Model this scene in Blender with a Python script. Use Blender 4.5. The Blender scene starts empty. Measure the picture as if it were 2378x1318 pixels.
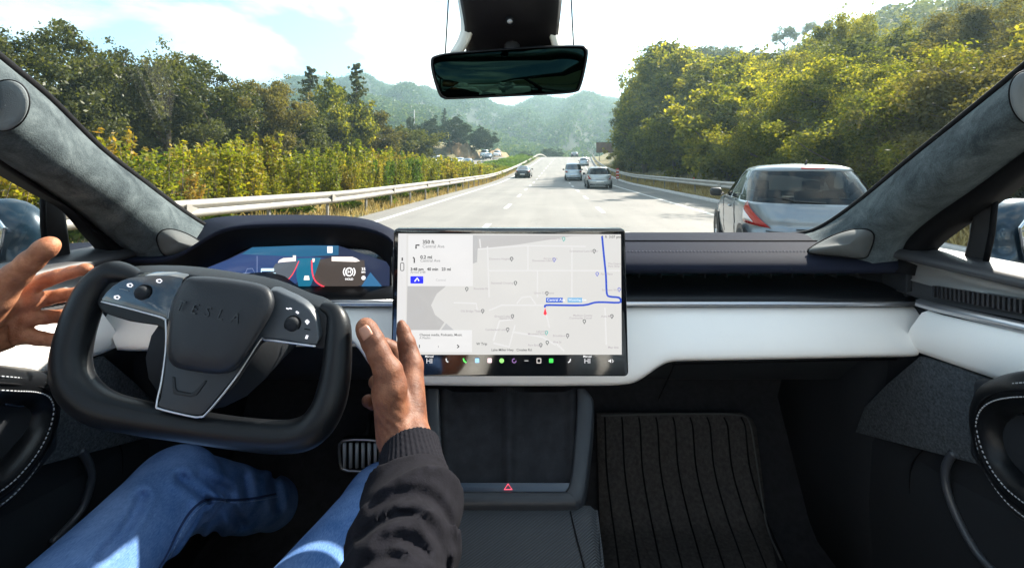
import bpy, bmesh, math, random
import numpy as np
from mathutils import Vector, Matrix, Quaternion
R = math.radians
scene = bpy.context.scene
COL = scene.collection
# ------------------------------------------------------------------ camera
F = 1022.0; CX = 1189.0; HY = 388.0; W = 2378.0; H = 1318.0; EYE = 1.5
cam_d = bpy.data.cameras.new('camera'); cam = bpy.data.objects.new('camera', cam_d); COL.objects.link(cam)
cam.location = (0, 0, EYE); cam.rotation_euler = (R(90), 0, 0)
cam_d.sensor_width = 36; cam_d.lens = 36 * F / W
cam_d.shift_y = -(H / 2 - HY) / W
cam_d.clip_start = 0.02; cam_d.clip_end = 5000
scene.camera = cam
# ------------------------------------------------------------------ light
SUN_AZ, SUN_EL = 50.0, 41.0      # azimuth to the right of the view axis
sun_d = bpy.data.lights.new('sun', 'SUN'); sun_d.energy = 3.8; sun_d.angle = R(1.2); sun_d.color = (1, 0.93, 0.82)
sun = bpy.data.objects.new('sun', sun_d); COL.objects.link(sun)
sdir = Vector((math.sin(R(SUN_AZ)) * math.cos(R(SUN_EL)), math.cos(R(SUN_AZ)) * math.cos(R(SUN_EL)), math.sin(R(SUN_EL))))
sun.rotation_euler = sdir.to_track_quat('Z', 'Y').to_euler()
sun.location = (30, 30, 60)
world = bpy.data.worlds.new('World'); scene.world = world; world.use_nodes = True
nt = world.node_tree; nt.nodes.clear()
def N(nt, typ, **kw):
    n = nt.nodes.new(typ)
    for k, v in kw.items():
        if k.startswith('in_'):
            kk = k[3:]
            kk = int(kk) if kk.isdigit() else kk.replace('_', ' ')
            n.inputs[kk].default_value = v
        else: setattr(n, k, v)
    return n
def L(nt, a, b): nt.links.new(a, b)
wo = N(nt, 'ShaderNodeOutputWorld'); bg = N(nt, 'ShaderNodeBackground', in_Strength=0.12)
sky = N(nt, 'ShaderNodeTexSky', sky_type='NISHITA', sun_disc=False, sun_elevation=R(SUN_EL), sun_rotation=R(SUN_AZ), air_density=1.0, dust_density=1.6, ozone_density=1.0)
tc = N(nt, 'ShaderNodeTexCoord'); mp = N(nt, 'ShaderNodeMapping'); mp.inputs['Scale'].default_value = (1.0, 1.0, 3.2); mp.inputs['Rotation'].default_value = (0.0, 0.35, 0.3)
L(nt, tc.outputs['Generated'], mp.inputs['Vector'])
n1 = N(nt, 'ShaderNodeTexNoise', in_Scale=2.1, in_Detail=7.0, in_Roughness=0.55, in_Distortion=0.5)
L(nt, mp.outputs[0], n1.inputs['Vector'])
r1 = N(nt, 'ShaderNodeValToRGB'); r1.color_ramp.elements[0].position = 0.45; r1.color_ramp.elements[1].position = 0.62
L(nt, n1.outputs['Fac'], r1.inputs['Fac'])
mx = N(nt, 'ShaderNodeMix', data_type='RGBA')
dk_ = N(nt, 'ShaderNodeVectorMath', operation='MULTIPLY'); dk_.inputs[1].default_value = (.46, .54, .58); L(nt, sky.outputs[0], dk_.inputs[0])
L(nt, r1.outputs['Color'], mx.inputs['Factor']); L(nt, dk_.outputs[0], mx.inputs['A'])
mx.inputs['B'].default_value = (3.9, 3.8, 3.6, 1)
mb = N(nt, 'ShaderNodeMix', data_type='RGBA', blend_type='ADD'); mb.inputs['Factor'].default_value = 1.0
mb.inputs['B'].default_value = (.12, .30, .36, 1)
L(nt, mx.outputs['Result'], mb.inputs['A']); L(nt, mb.outputs['Result'], bg.inputs['Color']); L(nt, bg.outputs[0], wo.inputs[0])
scene.view_settings.view_transform = 'Standard'; scene.view_settings.look = 'None'
scene.view_settings.exposure = 2.2; scene.view_settings.gamma = 1
cy = scene.cycles
cy.use_denoising = True; cy.max_bounces = 7; cy.diffuse_bounces = 4; cy.glossy_bounces = 3; cy.transmission_bounces = 4
cy.transparent_max_bounces = 12; cy.volume_bounces = 0; cy.sample_clamp_indirect = 4; cy.caustics_reflective = False; cy.caustics_refractive = False
try: cy.volume_step_rate = 4; cy.volume_max_steps = 64
except Exception: pass
random.seed(7); rng = np.random.default_rng(7)
# ------------------------------------------------------------------ helpers
def P(px, py, d): return Vector(((px - CX) / F * d, d, EYE + (HY - py) / F * d))
def PX(px, py, x): return P(px, py, abs(x) * F / abs(px - CX))       # the point seen at px,py on the side plane x
def PZ(px, py, z): return P(px, py, (EYE - z) * F / (py - HY))       # ... on the level plane z
def tag(o, label=None, cat=None, group=None, kind=None):
    if label: o['label'] = label
    if cat: o['category'] = cat
    if group: o['group'] = group
    if kind: o['kind'] = kind
    return o
def empty(name, loc=(0, 0, 0), rz=0):
    o = bpy.data.objects.new(name, None); o.empty_display_size = 0.1; o.location = loc; o.rotation_euler = (0, 0, rz); COL.objects.link(o); return o
def link(name, me, mat=None, parent=None, smooth=True):
    o = bpy.data.objects.new(name, me); COL.objects.link(o)
    if mat is not None: me.materials.append(mat)
    if parent: o.parent = parent
    if smooth and len(me.polygons): me.polygons.foreach_set('use_smooth', np.ones(len(me.polygons), bool))
    return o
def mesh(name, verts, faces, mat=None, parent=None, smooth=True):
    me = bpy.data.meshes.new(name); me.from_pydata([tuple(v) for v in verts], [], [tuple(f) for f in faces]); me.validate(); me.update()
    return link(name, me, mat, parent, smooth)
def quads(name, V, mat=None, parent=None):
    """V: (n,4,3) array of independent quads"""
    n = len(V); me = bpy.data.meshes.new(name)
    me.vertices.add(n * 4); me.vertices.foreach_set('co', np.asarray(V, np.float32).ravel())
    me.loops.add(n * 4); me.loops.foreach_set('vertex_index', np.arange(n * 4, dtype=np.int32))
    me.polygons.add(n); me.polygons.foreach_set('loop_start', np.arange(0, n * 4, 4, dtype=np.int32))
    try: me.polygons.foreach_set('loop_total', np.full(n, 4, np.int32))
    except Exception: pass
    me.update(calc_edges=True)
    return link(name, me, mat, parent, False)
def mod(o, typ, **kw):
    m = o.modifiers.new(typ.lower(), typ)
    for k, v in kw.items(): setattr(m, k, v)
    return m
def bevel(o, w, seg=2, ang=40): mod(o, 'BEVEL', width=w, segments=seg, limit_method='ANGLE', angle_limit=R(ang)); return o
def cr(pts, n=6, closed=False):
    """Catmull-Rom through pts (sequences of any length)"""
    pts = [np.asarray(p, float) for p in pts]; m = len(pts); out = []
    rngi = range(m) if closed else range(m - 1)
    for i in rngi:
        if closed: p0, p1, p2, p3 = pts[i - 1], pts[i], pts[(i + 1) % m], pts[(i + 2) % m]
        else: p0, p1, p2, p3 = pts[max(i - 1, 0)], pts[i], pts[i + 1], pts[min(i + 2, m - 1)]
        for k in range(n):
            t = k / n
            out.append(0.5 * ((2 * p1) + (-p0 + p2) * t + (2 * p0 - 5 * p1 + 4 * p2 - p3) * t * t + (-p0 + 3 * p1 - 3 * p2 + p3) * t ** 3))
    if not closed: out.append(pts[-1])
    return out
def resamp(pts, n):
    pts = np.array([list(p) for p in pts], float); s = np.r_[0, np.cumsum(np.linalg.norm(np.diff(pts, axis=0), axis=1))]
    t = np.linspace(0, s[-1], n); return [Vector([np.interp(x, s, pts[:, k]) for k in range(3)]) for x in t]
def loft(name, rows, mat=None, parent=None, thick=0.0, closed=False, sub=0, off=-1):
    n = len(rows[0]); V = [v for r in rows for v in r]; Fc = []
    for i in range(len(rows) - 1):
        for j in range(n if closed else n - 1):
            a = i * n + j; b = i * n + (j + 1) % n; Fc.append((a, b, b + n, a + n))
    o = mesh(name, V, Fc, mat, parent)
    if sub: mod(o, 'SUBSURF', levels=sub, render_levels=sub)
    if thick: mod(o, 'SOLIDIFY', thickness=thick, offset=off)
    return o
def tube(name, pts, rad, mat=None, parent=None, seg=12, closed=False, flat=1.0, up=None, cap=True, join=None):
    pts = [Vector(p) for p in pts]; m = len(pts)
    if not hasattr(rad, '__len__'): rad = [rad] * m
    V = []; Fc = []; prev = None
    for i, p in enumerate(pts):
        if closed: t = pts[(i + 1) % m] - pts[i - 1]
        else: t = pts[min(i + 1, m - 1)] - pts[max(i - 1, 0)]
        t.normalize()
        u = up if up is not None else (prev if prev is not None else (Vector((0, 0, 1)) if abs(t.z) < .9 else Vector((1, 0, 0))))
        s = t.cross(u)
        if s.length < 1e-5: s = t.orthogonal()
        s.normalize(); u2 = s.cross(t).normalized(); prev = u2
        for k in range(seg):
            a = 2 * math.pi * k / seg
            V.append(p + s * (math.cos(a) * rad[i]) + u2 * (math.sin(a) * rad[i] * flat))
    for i in range(m if closed else m - 1):
        for k in range(seg):
            a = i * seg + k; b = i * seg + (k + 1) % seg; c = ((i + 1) % m) * seg
            Fc.append((a, b, c + (k + 1) % seg, c + k))
    if not closed and cap: Fc.append(tuple(range(seg))[::-1]); Fc.append(tuple((m - 1) * seg + k for k in range(seg)))
    if join is not None:
        o = len(join[0]); join[0].extend(V); join[1].extend([tuple(i + o for i in f) for f in Fc]); return join
    return mesh(name, V, Fc, mat, parent)
def boxm(J, c, s, rot=None):
    """adds a box to J=[verts,faces]"""
    c = Vector(c); o = len(J[0])
    for i in range(8):
        v = Vector(((1 if i & 1 else -1) * s[0] / 2, (1 if i & 2 else -1) * s[1] / 2, (1 if i & 4 else -1) * s[2] / 2))
        if rot is not None: v = rot @ v
        J[0].append(c + v)
    for f in ((0, 2, 3, 1), (4, 5, 7, 6), (0, 1, 5, 4), (2, 6, 7, 3), (0, 4, 6, 2), (1, 3, 7, 5)): J[1].append(tuple(i + o for i in f))
    return J
def prism(name, pts, ext, mat=None, parent=None, bev=0.0, seg=3, J=None):
    """solid from a planar outline extruded by vector ext"""
    n = len(pts); ext = Vector(ext); V = [Vector(p) for p in pts] + [Vector(p) + ext for p in pts]
    Fc = [tuple(range(n)), tuple(range(2 * n - 1, n - 1, -1))] + [(i, i + n, (i + 1) % n + n, (i + 1) % n) for i in range(n)]
    if J is not None:
        o = len(J[0]); J[0].extend(V); J[1].extend([tuple(i + o for i in f) for f in Fc]); return J
    me = bpy.data.meshes.new(name); me.from_pydata([tuple(v) for v in V], [], Fc)
    bm = bmesh.new(); bm.from_mesh(me); bmesh.ops.recalc_face_normals(bm, faces=bm.faces); bm.to_mesh(me); bm.free()
    o = link(name, me, mat, parent, True)
    if bev: bevel(o, bev, seg, 30)
    else: mod(o, 'EDGE_SPLIT' if False else 'BEVEL', width=0.0001, segments=1, limit_method='ANGLE', angle_limit=R(30))
    return o
def text(name, s, mat, parent, org, ex, ey, size, ext=0.0006, align='CENTER', bold=0.0):
    """letters as a mesh: org = anchor, ex / ey = world directions of the writing"""
    cu = bpy.data.curves.new('t', 'FONT'); cu.body = s; cu.size = size; cu.extrude = ext; cu.align_x = align; cu.align_y = 'CENTER'; cu.offset = bold; cu.resolution_u = 3
    ob = bpy.data.objects.new('t', cu); COL.objects.link(ob); dg = bpy.context.evaluated_depsgraph_get(); dg.update()
    me = bpy.data.meshes.new_from_object(ob.evaluated_get(dg)); bpy.data.objects.remove(ob); bpy.data.curves.remove(cu)
    me.materials.clear()
    ex = Vector(ex).normalized(); ez = ex.cross(Vector(ey)).normalized(); ey = ez.cross(ex)
    M = Matrix((ex, ey, ez)).transposed().to_4x4(); M.translation = Vector(org); me.transform(M); me.name = name
    return link(name, me, mat, parent, False)
# ------------------------------------------------------------------ organic surfaces: blended distance field + surface nets
def caps(a, b, ra, rb, s=None, k=0.0): return ('c', np.array(a, float), np.array(b, float), ra, rb, s, k)
def sdf_surface(name, prims, vox, k, mat=None, parent=None, disp=None, iters=2, clipf=None):
    pts = np.array([p for q in prims for p in (q[1], q[2])]); rr = max(max(q[3], q[4]) for q in prims) + k + 2 * vox
    lo = pts.min(0) - rr; hi = pts.max(0) + rr; dims = np.ceil((hi - lo) / vox).astype(int) + 1
    ax = [lo[i] + vox * np.arange(dims[i]) for i in range(3)]
    G = np.stack(np.meshgrid(*ax, indexing='ij'), -1).astype(np.float32)
    D = None
    for (_, a, b, ra, rb, s, kk) in prims:
        ba = (b - a).astype(np.float32); pa = G - a.astype(np.float32); L2 = float(ba @ ba) + 1e-12
        h = np.clip((pa @ ba) / L2, 0, 1); q = pa - h[..., None] * ba
        if s is not None:                       # flattened limb: direction s is squashed by factor |s|
            sn = np.array(s[:3], np.float32); f = s[3]; c = q @ sn; q = q + (c * (1 / f - 1))[..., None] * sn
        d = np.linalg.norm(q, axis=-1) - (ra + (rb - ra) * h)
        if D is None: D = d
        else:
            kx = kk or k; hh = np.clip(0.5 + 0.5 * (D - d) / kx, 0, 1); D = D * (1 - hh) + d * hh - kx * hh * (1 - hh)
    if disp is not None: D = D + disp(G)
    if clipf is not None: D = np.maximum(D, clipf(G))
    S = D < 0; nx, ny, nz = D.shape
    c = np.zeros((nx - 1, ny - 1, nz - 1), np.int8)
    for i in (0, 1):
        for j in (0, 1):
            for l in (0, 1): c += S[i:nx - 1 + i, j:ny - 1 + j, l:nz - 1 + l]
    act = (c > 0) & (c < 8); idx = -np.ones(act.shape, np.int64); ci = np.argwhere(act); idx[act] = np.arange(len(ci))
    acc = np.zeros((len(ci), 3)); cnt = np.zeros(len(ci))
    corners = [(i, j, l) for i in (0, 1) for j in (0, 1) for l in (0, 1)]
    for a in corners:
        for axn in range(3):
            if a[axn] == 1: continue
            b = list(a); b[axn] = 1
            da = D[ci[:, 0] + a[0], ci[:, 1] + a[1], ci[:, 2] + a[2]]; db = D[ci[:, 0] + b[0], ci[:, 1] + b[1], ci[:, 2] + b[2]]
            m = (da < 0) != (db < 0); t = np.where(m, da / np.where(m, da - db, 1), 0)
            p = np.array(a, float)[None, :] + t[:, None] * (np.array(b) - np.array(a))[None, :]
            acc[m] += p[m]; cnt[m] += 1
    V = lo + vox * (ci + acc / cnt[:, None])
    faces = []
    for axn in range(3):
        o1, o2 = [x for x in range(3) if x != axn]
        sl_a = [slice(0, None)] * 3; sl_b = [slice(0, None)] * 3; sl_a[axn] = slice(0, -1); sl_b[axn] = slice(1, None)
        ch = S[tuple(sl_a)] != S[tuple(sl_b)]; e = np.argwhere(ch)
        e = e[(e[:, o1] > 0) & (e[:, o2] > 0) & (e[:, o1] < S.shape[o1] - 1) & (e[:, o2] < S.shape[o2] - 1)]
        if not len(e): continue
        def cell(d1, d2):
            x = e.copy(); x[:, o1] -= d1; x[:, o2] -= d2; return idx[x[:, 0], x[:, 1], x[:, 2]]
        q = np.stack([cell(1, 1), cell(0, 1), cell(0, 0), cell(1, 0)], 1)
        ins = S[e[:, 0], e[:, 1], e[:, 2]]; flip = ins if axn != 1 else ~ins
        q[~flip] = q[~flip][:, ::-1]; faces.append(q)
    Q = np.concatenate(faces); Q = Q[(Q >= 0).all(1)]
    # Laplacian smoothing
    for _ in range(iters):
        s = np.zeros_like(V); n = np.zeros(len(V))
        for a, b in ((0, 1), (1, 2), (2, 3), (3, 0)):
            np.add.at(s, Q[:, a], V[Q[:, b]]); np.add.at(n, Q[:, a], 1); np.add.at(s, Q[:, b], V[Q[:, a]]); np.add.at(n, Q[:, b], 1)
        V = V * 0.5 + 0.5 * s / np.maximum(n, 1)[:, None]
    me = bpy.data.meshes.new(name); me.vertices.add(len(V)); me.vertices.foreach_set('co', V.astype(np.float32).ravel())
    me.loops.add(len(Q) * 4); me.loops.foreach_set('vertex_index', Q.astype(np.int32).ravel())
    me.polygons.add(len(Q)); me.polygons.foreach_set('loop_start', np.arange(0, len(Q) * 4, 4, dtype=np.int32))
    me.update(calc_edges=True); me.validate()
    return link(name, me, mat, parent, True)
NOI = np.random.default_rng(99)
ND_ = NOI.normal(size=(24, 3)); ND_ /= np.linalg.norm(ND_, axis=1)[:, None]; NPH = NOI.random(24) * 6.28
def wav(G, f, k=8, o=0):
    """cheap smooth noise: sum of k plane waves of spatial frequency about f"""
    out = np.zeros(G.shape[:3], np.float32)
    for i in range(k): j = (i + o) % 24; out += np.sin((G @ (ND_[j] * f * (.6 + .09 * i)).astype(np.float32)) + NPH[j])
    return out / k ** .5
# ------------------------------------------------------------------ materials
MATS = {}
def pmat(name, col, rough=0.5, metal=0.0, bump=None, var=None, coat=0.0, emit=None, es=1.0, sss=0.0, spec=0.5, sheen=0.0, coord='Object'):
    """principled; bump=(scale,strength,dist[,type]); var=(scale,amount) mottles the base colour"""
    if name in MATS: return MATS[name]
    m = bpy.data.materials.new(name); m.use_nodes = True; t = m.node_tree; b = t.nodes['Principled BSDF']
    b.inputs['Base Color'].default_value = (*col, 1); b.inputs['Roughness'].default_value = rough; b.inputs['Metallic'].default_value = metal
    b.inputs['Coat Weight'].default_value = coat; b.inputs['Specular IOR Level'].default_value = spec; b.inputs['Sheen Weight'].default_value = sheen
    b.inputs['Coat Roughness'].default_value = 0.05
    if sss: b.inputs['Subsurface Weight'].default_value = sss; b.inputs['Subsurface Radius'].default_value = (0.012, 0.004, 0.002); b.inputs['Subsurface Scale'].default_value = 0.6
    if emit: b.inputs['Emission Color'].default_value = (*emit, 1); b.inputs['Emission Strength'].default_value = es
    if bump or var:
        c = N(t, 'ShaderNodeTexCoord')
        if var:
            n = N(t, 'ShaderNodeTexNoise', in_Scale=var[0], in_Detail=5.0, in_Roughness=0.6); L(t, c.outputs[coord], n.inputs['Vector'])
            r = N(t, 'ShaderNodeMapRange'); r.inputs['From Min'].default_value = 0.25; r.inputs['From Max'].default_value = 0.75
            r.inputs['To Min'].default_value = 1 - var[1]; r.inputs['To Max'].default_value = 1 + var[1]; L(t, n.outputs['Fac'], r.inputs['Value'])
            x = N(t, 'ShaderNodeVectorMath', operation='SCALE'); x.inputs[0].default_value = col; L(t, r.outputs[0], x.inputs['Scale']); L(t, x.outputs[0], b.inputs['Base Color'])
        if bump:
            typ = bump[3] if len(bump) > 3 else 'noise'
            if typ == 'noise': n = N(t, 'ShaderNodeTexNoise', in_Scale=bump[0], in_Detail=4.0); o = n.outputs['Fac']
            else: n = N(t, 'ShaderNodeTexVoronoi', in_Scale=bump[0]); o = n.outputs['Distance']
            L(t, c.outputs[coord], n.inputs['Vector']); bp = N(t, 'ShaderNodeBump', in_Strength=bump[1], in_Distance=bump[2])
            L(t, o, bp.inputs['Height']); L(t, bp.outputs[0], b.inputs['Normal'])
    MATS[name] = m; return m
def glassmat(name, tint=(1, 1, 1), refl=1.0, ior=1.45):
    if name in MATS: return MATS[name]
    m = bpy.data.materials.new(name); m.use_nodes = True; t = m.node_tree; t.nodes.clear()
    o = N(t, 'ShaderNodeOutputMaterial'); tr = N(t, 'ShaderNodeBsdfTransparent'); tr.inputs['Color'].default_value = (*tint, 1)
    g = N(t, 'ShaderNodeBsdfGlossy', in_Roughness=0.01); f = N(t, 'ShaderNodeFresnel', in_IOR=ior); mu = N(t, 'ShaderNodeMath', operation='MULTIPLY'); mu.inputs[1].default_value = refl
    x = N(t, 'ShaderNodeMixShader'); L(t, f.outputs[0], mu.inputs[0]); L(t, mu.outputs[0], x.inputs[0]); L(t, tr.outputs[0], x.inputs[1]); L(t, g.outputs[0], x.inputs[2]); L(t, x.outputs[0], o.inputs[0])
    MATS[name] = m; return m
def emat(name, col, s=1.0):
    s = s * .39
    """a lit screen element"""
    if name in MATS: return MATS[name]
    m = bpy.data.materials.new(name); m.use_nodes = True; b = m.node_tree.nodes['Principled BSDF']
    b.inputs['Base Color'].default_value = (0.01, 0.01, 0.01, 1); b.inputs['Roughness'].default_value = 0.25; b.inputs['Specular IOR Level'].default_value = 0.2
    b.inputs['Emission Color'].default_value = (*col, 1); b.inputs['Emission Strength'].default_value = s
    MATS[name] = m; return m
def leafmat(name, cols, trans=0.45, tcol=None):
    if name in MATS: return MATS[name]
    m = bpy.data.materials.new(name); m.use_nodes = True; t = m.node_tree; t.nodes.clear()
    o = N(t, 'ShaderNodeOutputMaterial'); g = N(t, 'ShaderNodeNewGeometry'); oi = N(t, 'ShaderNodeObjectInfo')
    ad = N(t, 'ShaderNodeMath', operation='MULTIPLY_ADD'); ad.inputs[1].default_value = 0.3; L(t, oi.outputs['Random'], ad.inputs[0])
    m2 = N(t, 'ShaderNodeMath', operation='MULTIPLY'); m2.inputs[1].default_value = 0.45; L(t, g.outputs['Random Per Island'], m2.inputs[0]); L(t, m2.outputs[0], ad.inputs[2])
    no = N(t, 'ShaderNodeTexNoise', in_Scale=0.45, in_Detail=2.0); L(t, g.outputs['Position'], no.inputs['Vector'])
    m3 = N(t, 'ShaderNodeMath', operation='MULTIPLY_ADD'); m3.inputs[1].default_value = 0.7; m3.inputs[2].default_value = -0.22; L(t, no.outputs['Fac'], m3.inputs[0])
    m4 = N(t, 'ShaderNodeMath', operation='ADD'); L(t, ad.outputs[0], m4.inputs[0]); L(t, m3.outputs[0], m4.inputs[1])
    r = N(t, 'ShaderNodeValToRGB'); e = r.color_ramp.elements; e[0].position = 0.1; e[1].position = 0.95; e[0].color = (*cols[0], 1); e[1].color = (*cols[-1], 1)
    for i, c in enumerate(cols[1:-1]): x = e.new(0.1 + 0.85 * (i + 1) / (len(cols) - 1)); x.color = (*c, 1)
    L(t, m4.outputs[0], r.inputs['Fac'])
    df = N(t, 'ShaderNodeBsdfDiffuse'); L(t, r.outputs[0], df.inputs['Color']); tl = N(t, 'ShaderNodeBsdfTranslucent')
    sc = N(t, 'ShaderNodeMix', data_type='RGBA', blend_type='MULTIPLY'); sc.inputs['Factor'].default_value = 1; L(t, r.outputs[0], sc.inputs['A']); sc.inputs['B'].default_value = (*(tcol or (1.5, 1.5, 0.5)), 1); L(t, sc.outputs['Result'], tl.inputs['Color'])
    x = N(t, 'ShaderNodeMixShader', in_0=trans); L(t, df.outputs[0], x.inputs[1]); L(t, tl.outputs[0], x.inputs[2])
    gl = N(t, 'ShaderNodeBsdfGlossy', in_Roughness=0.4); gl.inputs['Color'].default_value = (.7, .7, .7, 1); x2 = N(t, 'ShaderNodeMixShader', in_0=0.015); L(t, x.outputs[0], x2.inputs[1]); L(t, gl.outputs[0], x2.inputs[2])
    L(t, x2.outputs[0], o.inputs[0]); MATS[name] = m; return m
# ================================================================== OUTSIDE: the motorway, in a road frame (X right, Y along the road)
YAW = math.atan((1277 - CX) / F); CY_, SY_ = math.cos(YAW), math.sin(YAW)
def W2(X, Y, Z=0.0): return Vector((X * CY_ + Y * SY_, -X * SY_ + Y * CY_, Z))
def cx(Y): return 2.8 * (max(Y - 30, 0) / 75) ** 2 if Y < 140 else 2.8 * (110 / 75) ** 2 + (Y - 140) * 0.10
def prof(Y):
    if Y < 38: return 0.0
    if Y < 105: return 3.55 * ((Y - 38) / 67) ** 1.6
    if Y < 135:
        s = (Y - 105); return 3.55 + 0.085 * s - 0.085 / 30 * s * s
    return 3.55 - 0.085 * min(Y - 135, 40) + 0.0
def sst(a, b, x): t = min(max((x - a) / (b - a), 0), 1); return t * t * (3 - 2 * t)
def gz(X, Y):
    """terrain height; X measured from the road's own axis"""
    z = prof(Y); x = X
    if x > 7.0: z += 0.12 * (min(x, 9.5) - 7.0)
    if x > 9.5:
        k = 0.36 + 0.16 * sst(35, 90, Y)
        k *= 1 - 0.9 * sst(150, 240, Y)
        z += k * (min(x, 60) - 9.5) + 0.35 * math.sin(Y * .13 + x * .3)
    if x < -6.0 and x > -11: z += 0.25 * math.sin((x + 6) / -5 * math.pi)
    if x < -22: z += 0.10 * (min(-x, 70) - 22)
    if 92 < Y < 130 and x < -21: z += 3.0 * sst(21, 26, -x) * sst(92, 102, Y)
    return z
def RG(X, Y, dz=0.0): return W2(X + cx(Y), Y, gz(X, Y) + dz)
# -- materials
def groundmat(name, c1, c2, c3, sc=0.6, bs=0.5):
    m = bpy.data.materials.new(name); m.use_nodes = True; t = m.node_tree; b = t.nodes['Principled BSDF']; b.inputs['Roughness'].default_value = 0.95
    g = N(t, 'ShaderNodeNewGeometry'); n = N(t, 'ShaderNodeTexNoise', in_Scale=sc, in_Detail=9.0, in_Roughness=0.68); L(t, g.outputs['Position'], n.inputs['Vector'])
    r = N(t, 'ShaderNodeValToRGB'); e = r.color_ramp.elements; e[0].position = .33; e[1].position = .68; e[0].color = (*c1, 1); e[1].color = (*c3, 1); x = e.new(.5); x.color = (*c2, 1)
    L(t, n.outputs['Fac'], r.inputs['Fac']); L(t, r.outputs[0], b.inputs['Base Color'])
    n2 = N(t, 'ShaderNodeTexNoise', in_Scale=9.0, in_Detail=6.0); L(t, g.outputs['Position'], n2.inputs['Vector']); bp = N(t, 'ShaderNodeBump', in_Strength=bs, in_Distance=0.1); L(t, n2.outputs['Fac'], bp.inputs['Height']); L(t, bp.outputs[0], b.inputs['Normal'])
    return m
M_ground = groundmat('dry_ground', (.06, .07, .025), (.14, .12, .05), (.26, .2, .1))
M_sand = groundmat('sandy_bank', (.16, .10, .045), (.24, .15, .07), (.30, .20, .10), 0.8)
def asphalt():
    m = bpy.data.materials.new('asphalt'); m.use_nodes = True; t = m.node_tree; b = t.nodes['Principled BSDF']; b.inputs['Roughness'].default_value = 0.8
    g = N(t, 'ShaderNodeNewGeometry'); mp = N(t, 'ShaderNodeMapping'); mp.inputs['Rotation'].default_value = (0, 0, YAW); L(t, g.outputs['Position'], mp.inputs['Vector'])
    mp2 = N(t, 'ShaderNodeMapping'); mp2.inputs['Scale'].default_value = (1.3, 0.05, 1); L(t, mp.outputs[0], mp2.inputs['Vector'])
    n = N(t, 'ShaderNodeTexNoise', in_Scale=1.0, in_Detail=5.0); L(t, mp2.outputs[0], n.inputs['Vector'])
    n2 = N(t, 'ShaderNodeTexNoise', in_Scale=26.0, in_Detail=7.0, in_Roughness=0.75); L(t, g.outputs['Position'], n2.inputs['Vector'])
    n4 = N(t, 'ShaderNodeTexNoise', in_Scale=0.35, in_Detail=6.0, in_Roughness=0.6); L(t, g.outputs['Position'], n4.inputs['Vector'])
    a = N(t, 'ShaderNodeMath', operation='ADD'); L(t, n.outputs['Fac'], a.inputs[0]); L(t, n2.outputs['Fac'], a.inputs[1])
    a2 = N(t, 'ShaderNodeMath', operation='ADD'); L(t, a.outputs[0], a2.inputs[0]); L(t, n4.outputs['Fac'], a2.inputs[1])
    r = N(t, 'ShaderNodeMapRange'); r.inputs['From Min'].default_value = 1.05; r.inputs['From Max'].default_value = 1.95; L(t, a2.outputs[0], r.inputs['Value'])
    c = N(t, 'ShaderNodeMix', data_type='RGBA'); c.inputs['A'].default_value = (.104, .098, .089, 1); c.inputs['B'].default_value = (.200, .186, .166, 1); L(t, r.outputs[0], c.inputs['Factor'])
    # fine cracks
    v = N(t, 'ShaderNodeTexVoronoi', in_Scale=0.23, feature='DISTANCE_TO_EDGE'); wn = N(t, 'ShaderNodeTexNoise', in_Scale=1.5, in_Detail=5.0); L(t, g.outputs['Position'], wn.inputs['Vector'])
    va = N(t, 'ShaderNodeVectorMath', operation='MULTIPLY_ADD'); va.inputs[1].default_value = (1.4, 1.4, 1.4); L(t, wn.outputs['Color'], va.inputs[0]); L(t, mp.outputs[0], va.inputs[2]); L(t, va.outputs[0], v.inputs['Vector'])
    cr_ = N(t, 'ShaderNodeMapRange'); cr_.inputs['From Max'].default_value = 0.004; cr_.inputs['To Min'].default_value = 0.62; L(t, v.outputs['Distance'], cr_.inputs['Value'])
    cm = N(t, 'ShaderNodeVectorMath', operation='SCALE'); L(t, c.outputs['Result'], cm.inputs[0]); L(t, cr_.outputs[0], cm.inputs['Scale']); L(t, cm.outputs[0], b.inputs['Base Color'])
    bp = N(t, 'ShaderNodeBump', in_Strength=0.25, in_Distance=0.01); L(t, n2.outputs['Fac'], bp.inputs['Height']); L(t, bp.outputs[0], b.inputs['Normal'])
    return m
M_asph = asphalt()
M_paint = pmat('road_paint', (.46, .45, .42), .6, var=(3.0, .2), coord='Object')
M_conc = pmat('kerb_concrete', (.42, .40, .37), .8, var=(6.0, .2), bump=(30, .3, .01))
M_galv = pmat('galvanised_steel', (.33, .305, .27), .5, .2, var=(1.3, .22))
M_post = pmat('weathered_post', (.20, .185, .16), .7, .1, var=(6, .3))
# -- terrain sheet (one sheet to the horizon, the motorway sits on it)
Ys = [-30, -15, -6] + list(np.arange(0, 60, 3.0)) + list(np.arange(60, 150, 5.0)) + [150, 165, 180, 200, 225, 260, 300, 380, 480, 600, 800, 1100, 1600]
Xs = [-1200, -700, -400, -250, -150, -100, -70, -50, -40, -32, -28, -26, -24, -22, -21, -20, -15, -11, -10, -8.5, -7, -6, -3, 0, 3, 6, 7, 8, 9.5, 11, 13, 16, 20, 25, 32, 40, 50, 60, 75, 100, 140, 200, 300, 500, 900]
rows = [[RG(X, Y, -0.03) for X in Xs] for Y in Ys]
tag(loft('ground', rows, M_ground), kind='structure')
def strip(name, x0, x1, ys, mat, dz, parent=None):
    return loft(name, [[RG(x0, y, dz), RG(x1, y, dz)] for y in ys], mat, parent)
yr = list(np.arange(-20, 60, 2.0)) + list(np.arange(60, 140, 2.5))
road = loft('road', [[RG(x, y, 0.004) for x in (-5.7, -4, -2, 0, 2, 4, 5.6, 6.9)] for y in yr], M_asph); tag(road, kind='structure')
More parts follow.
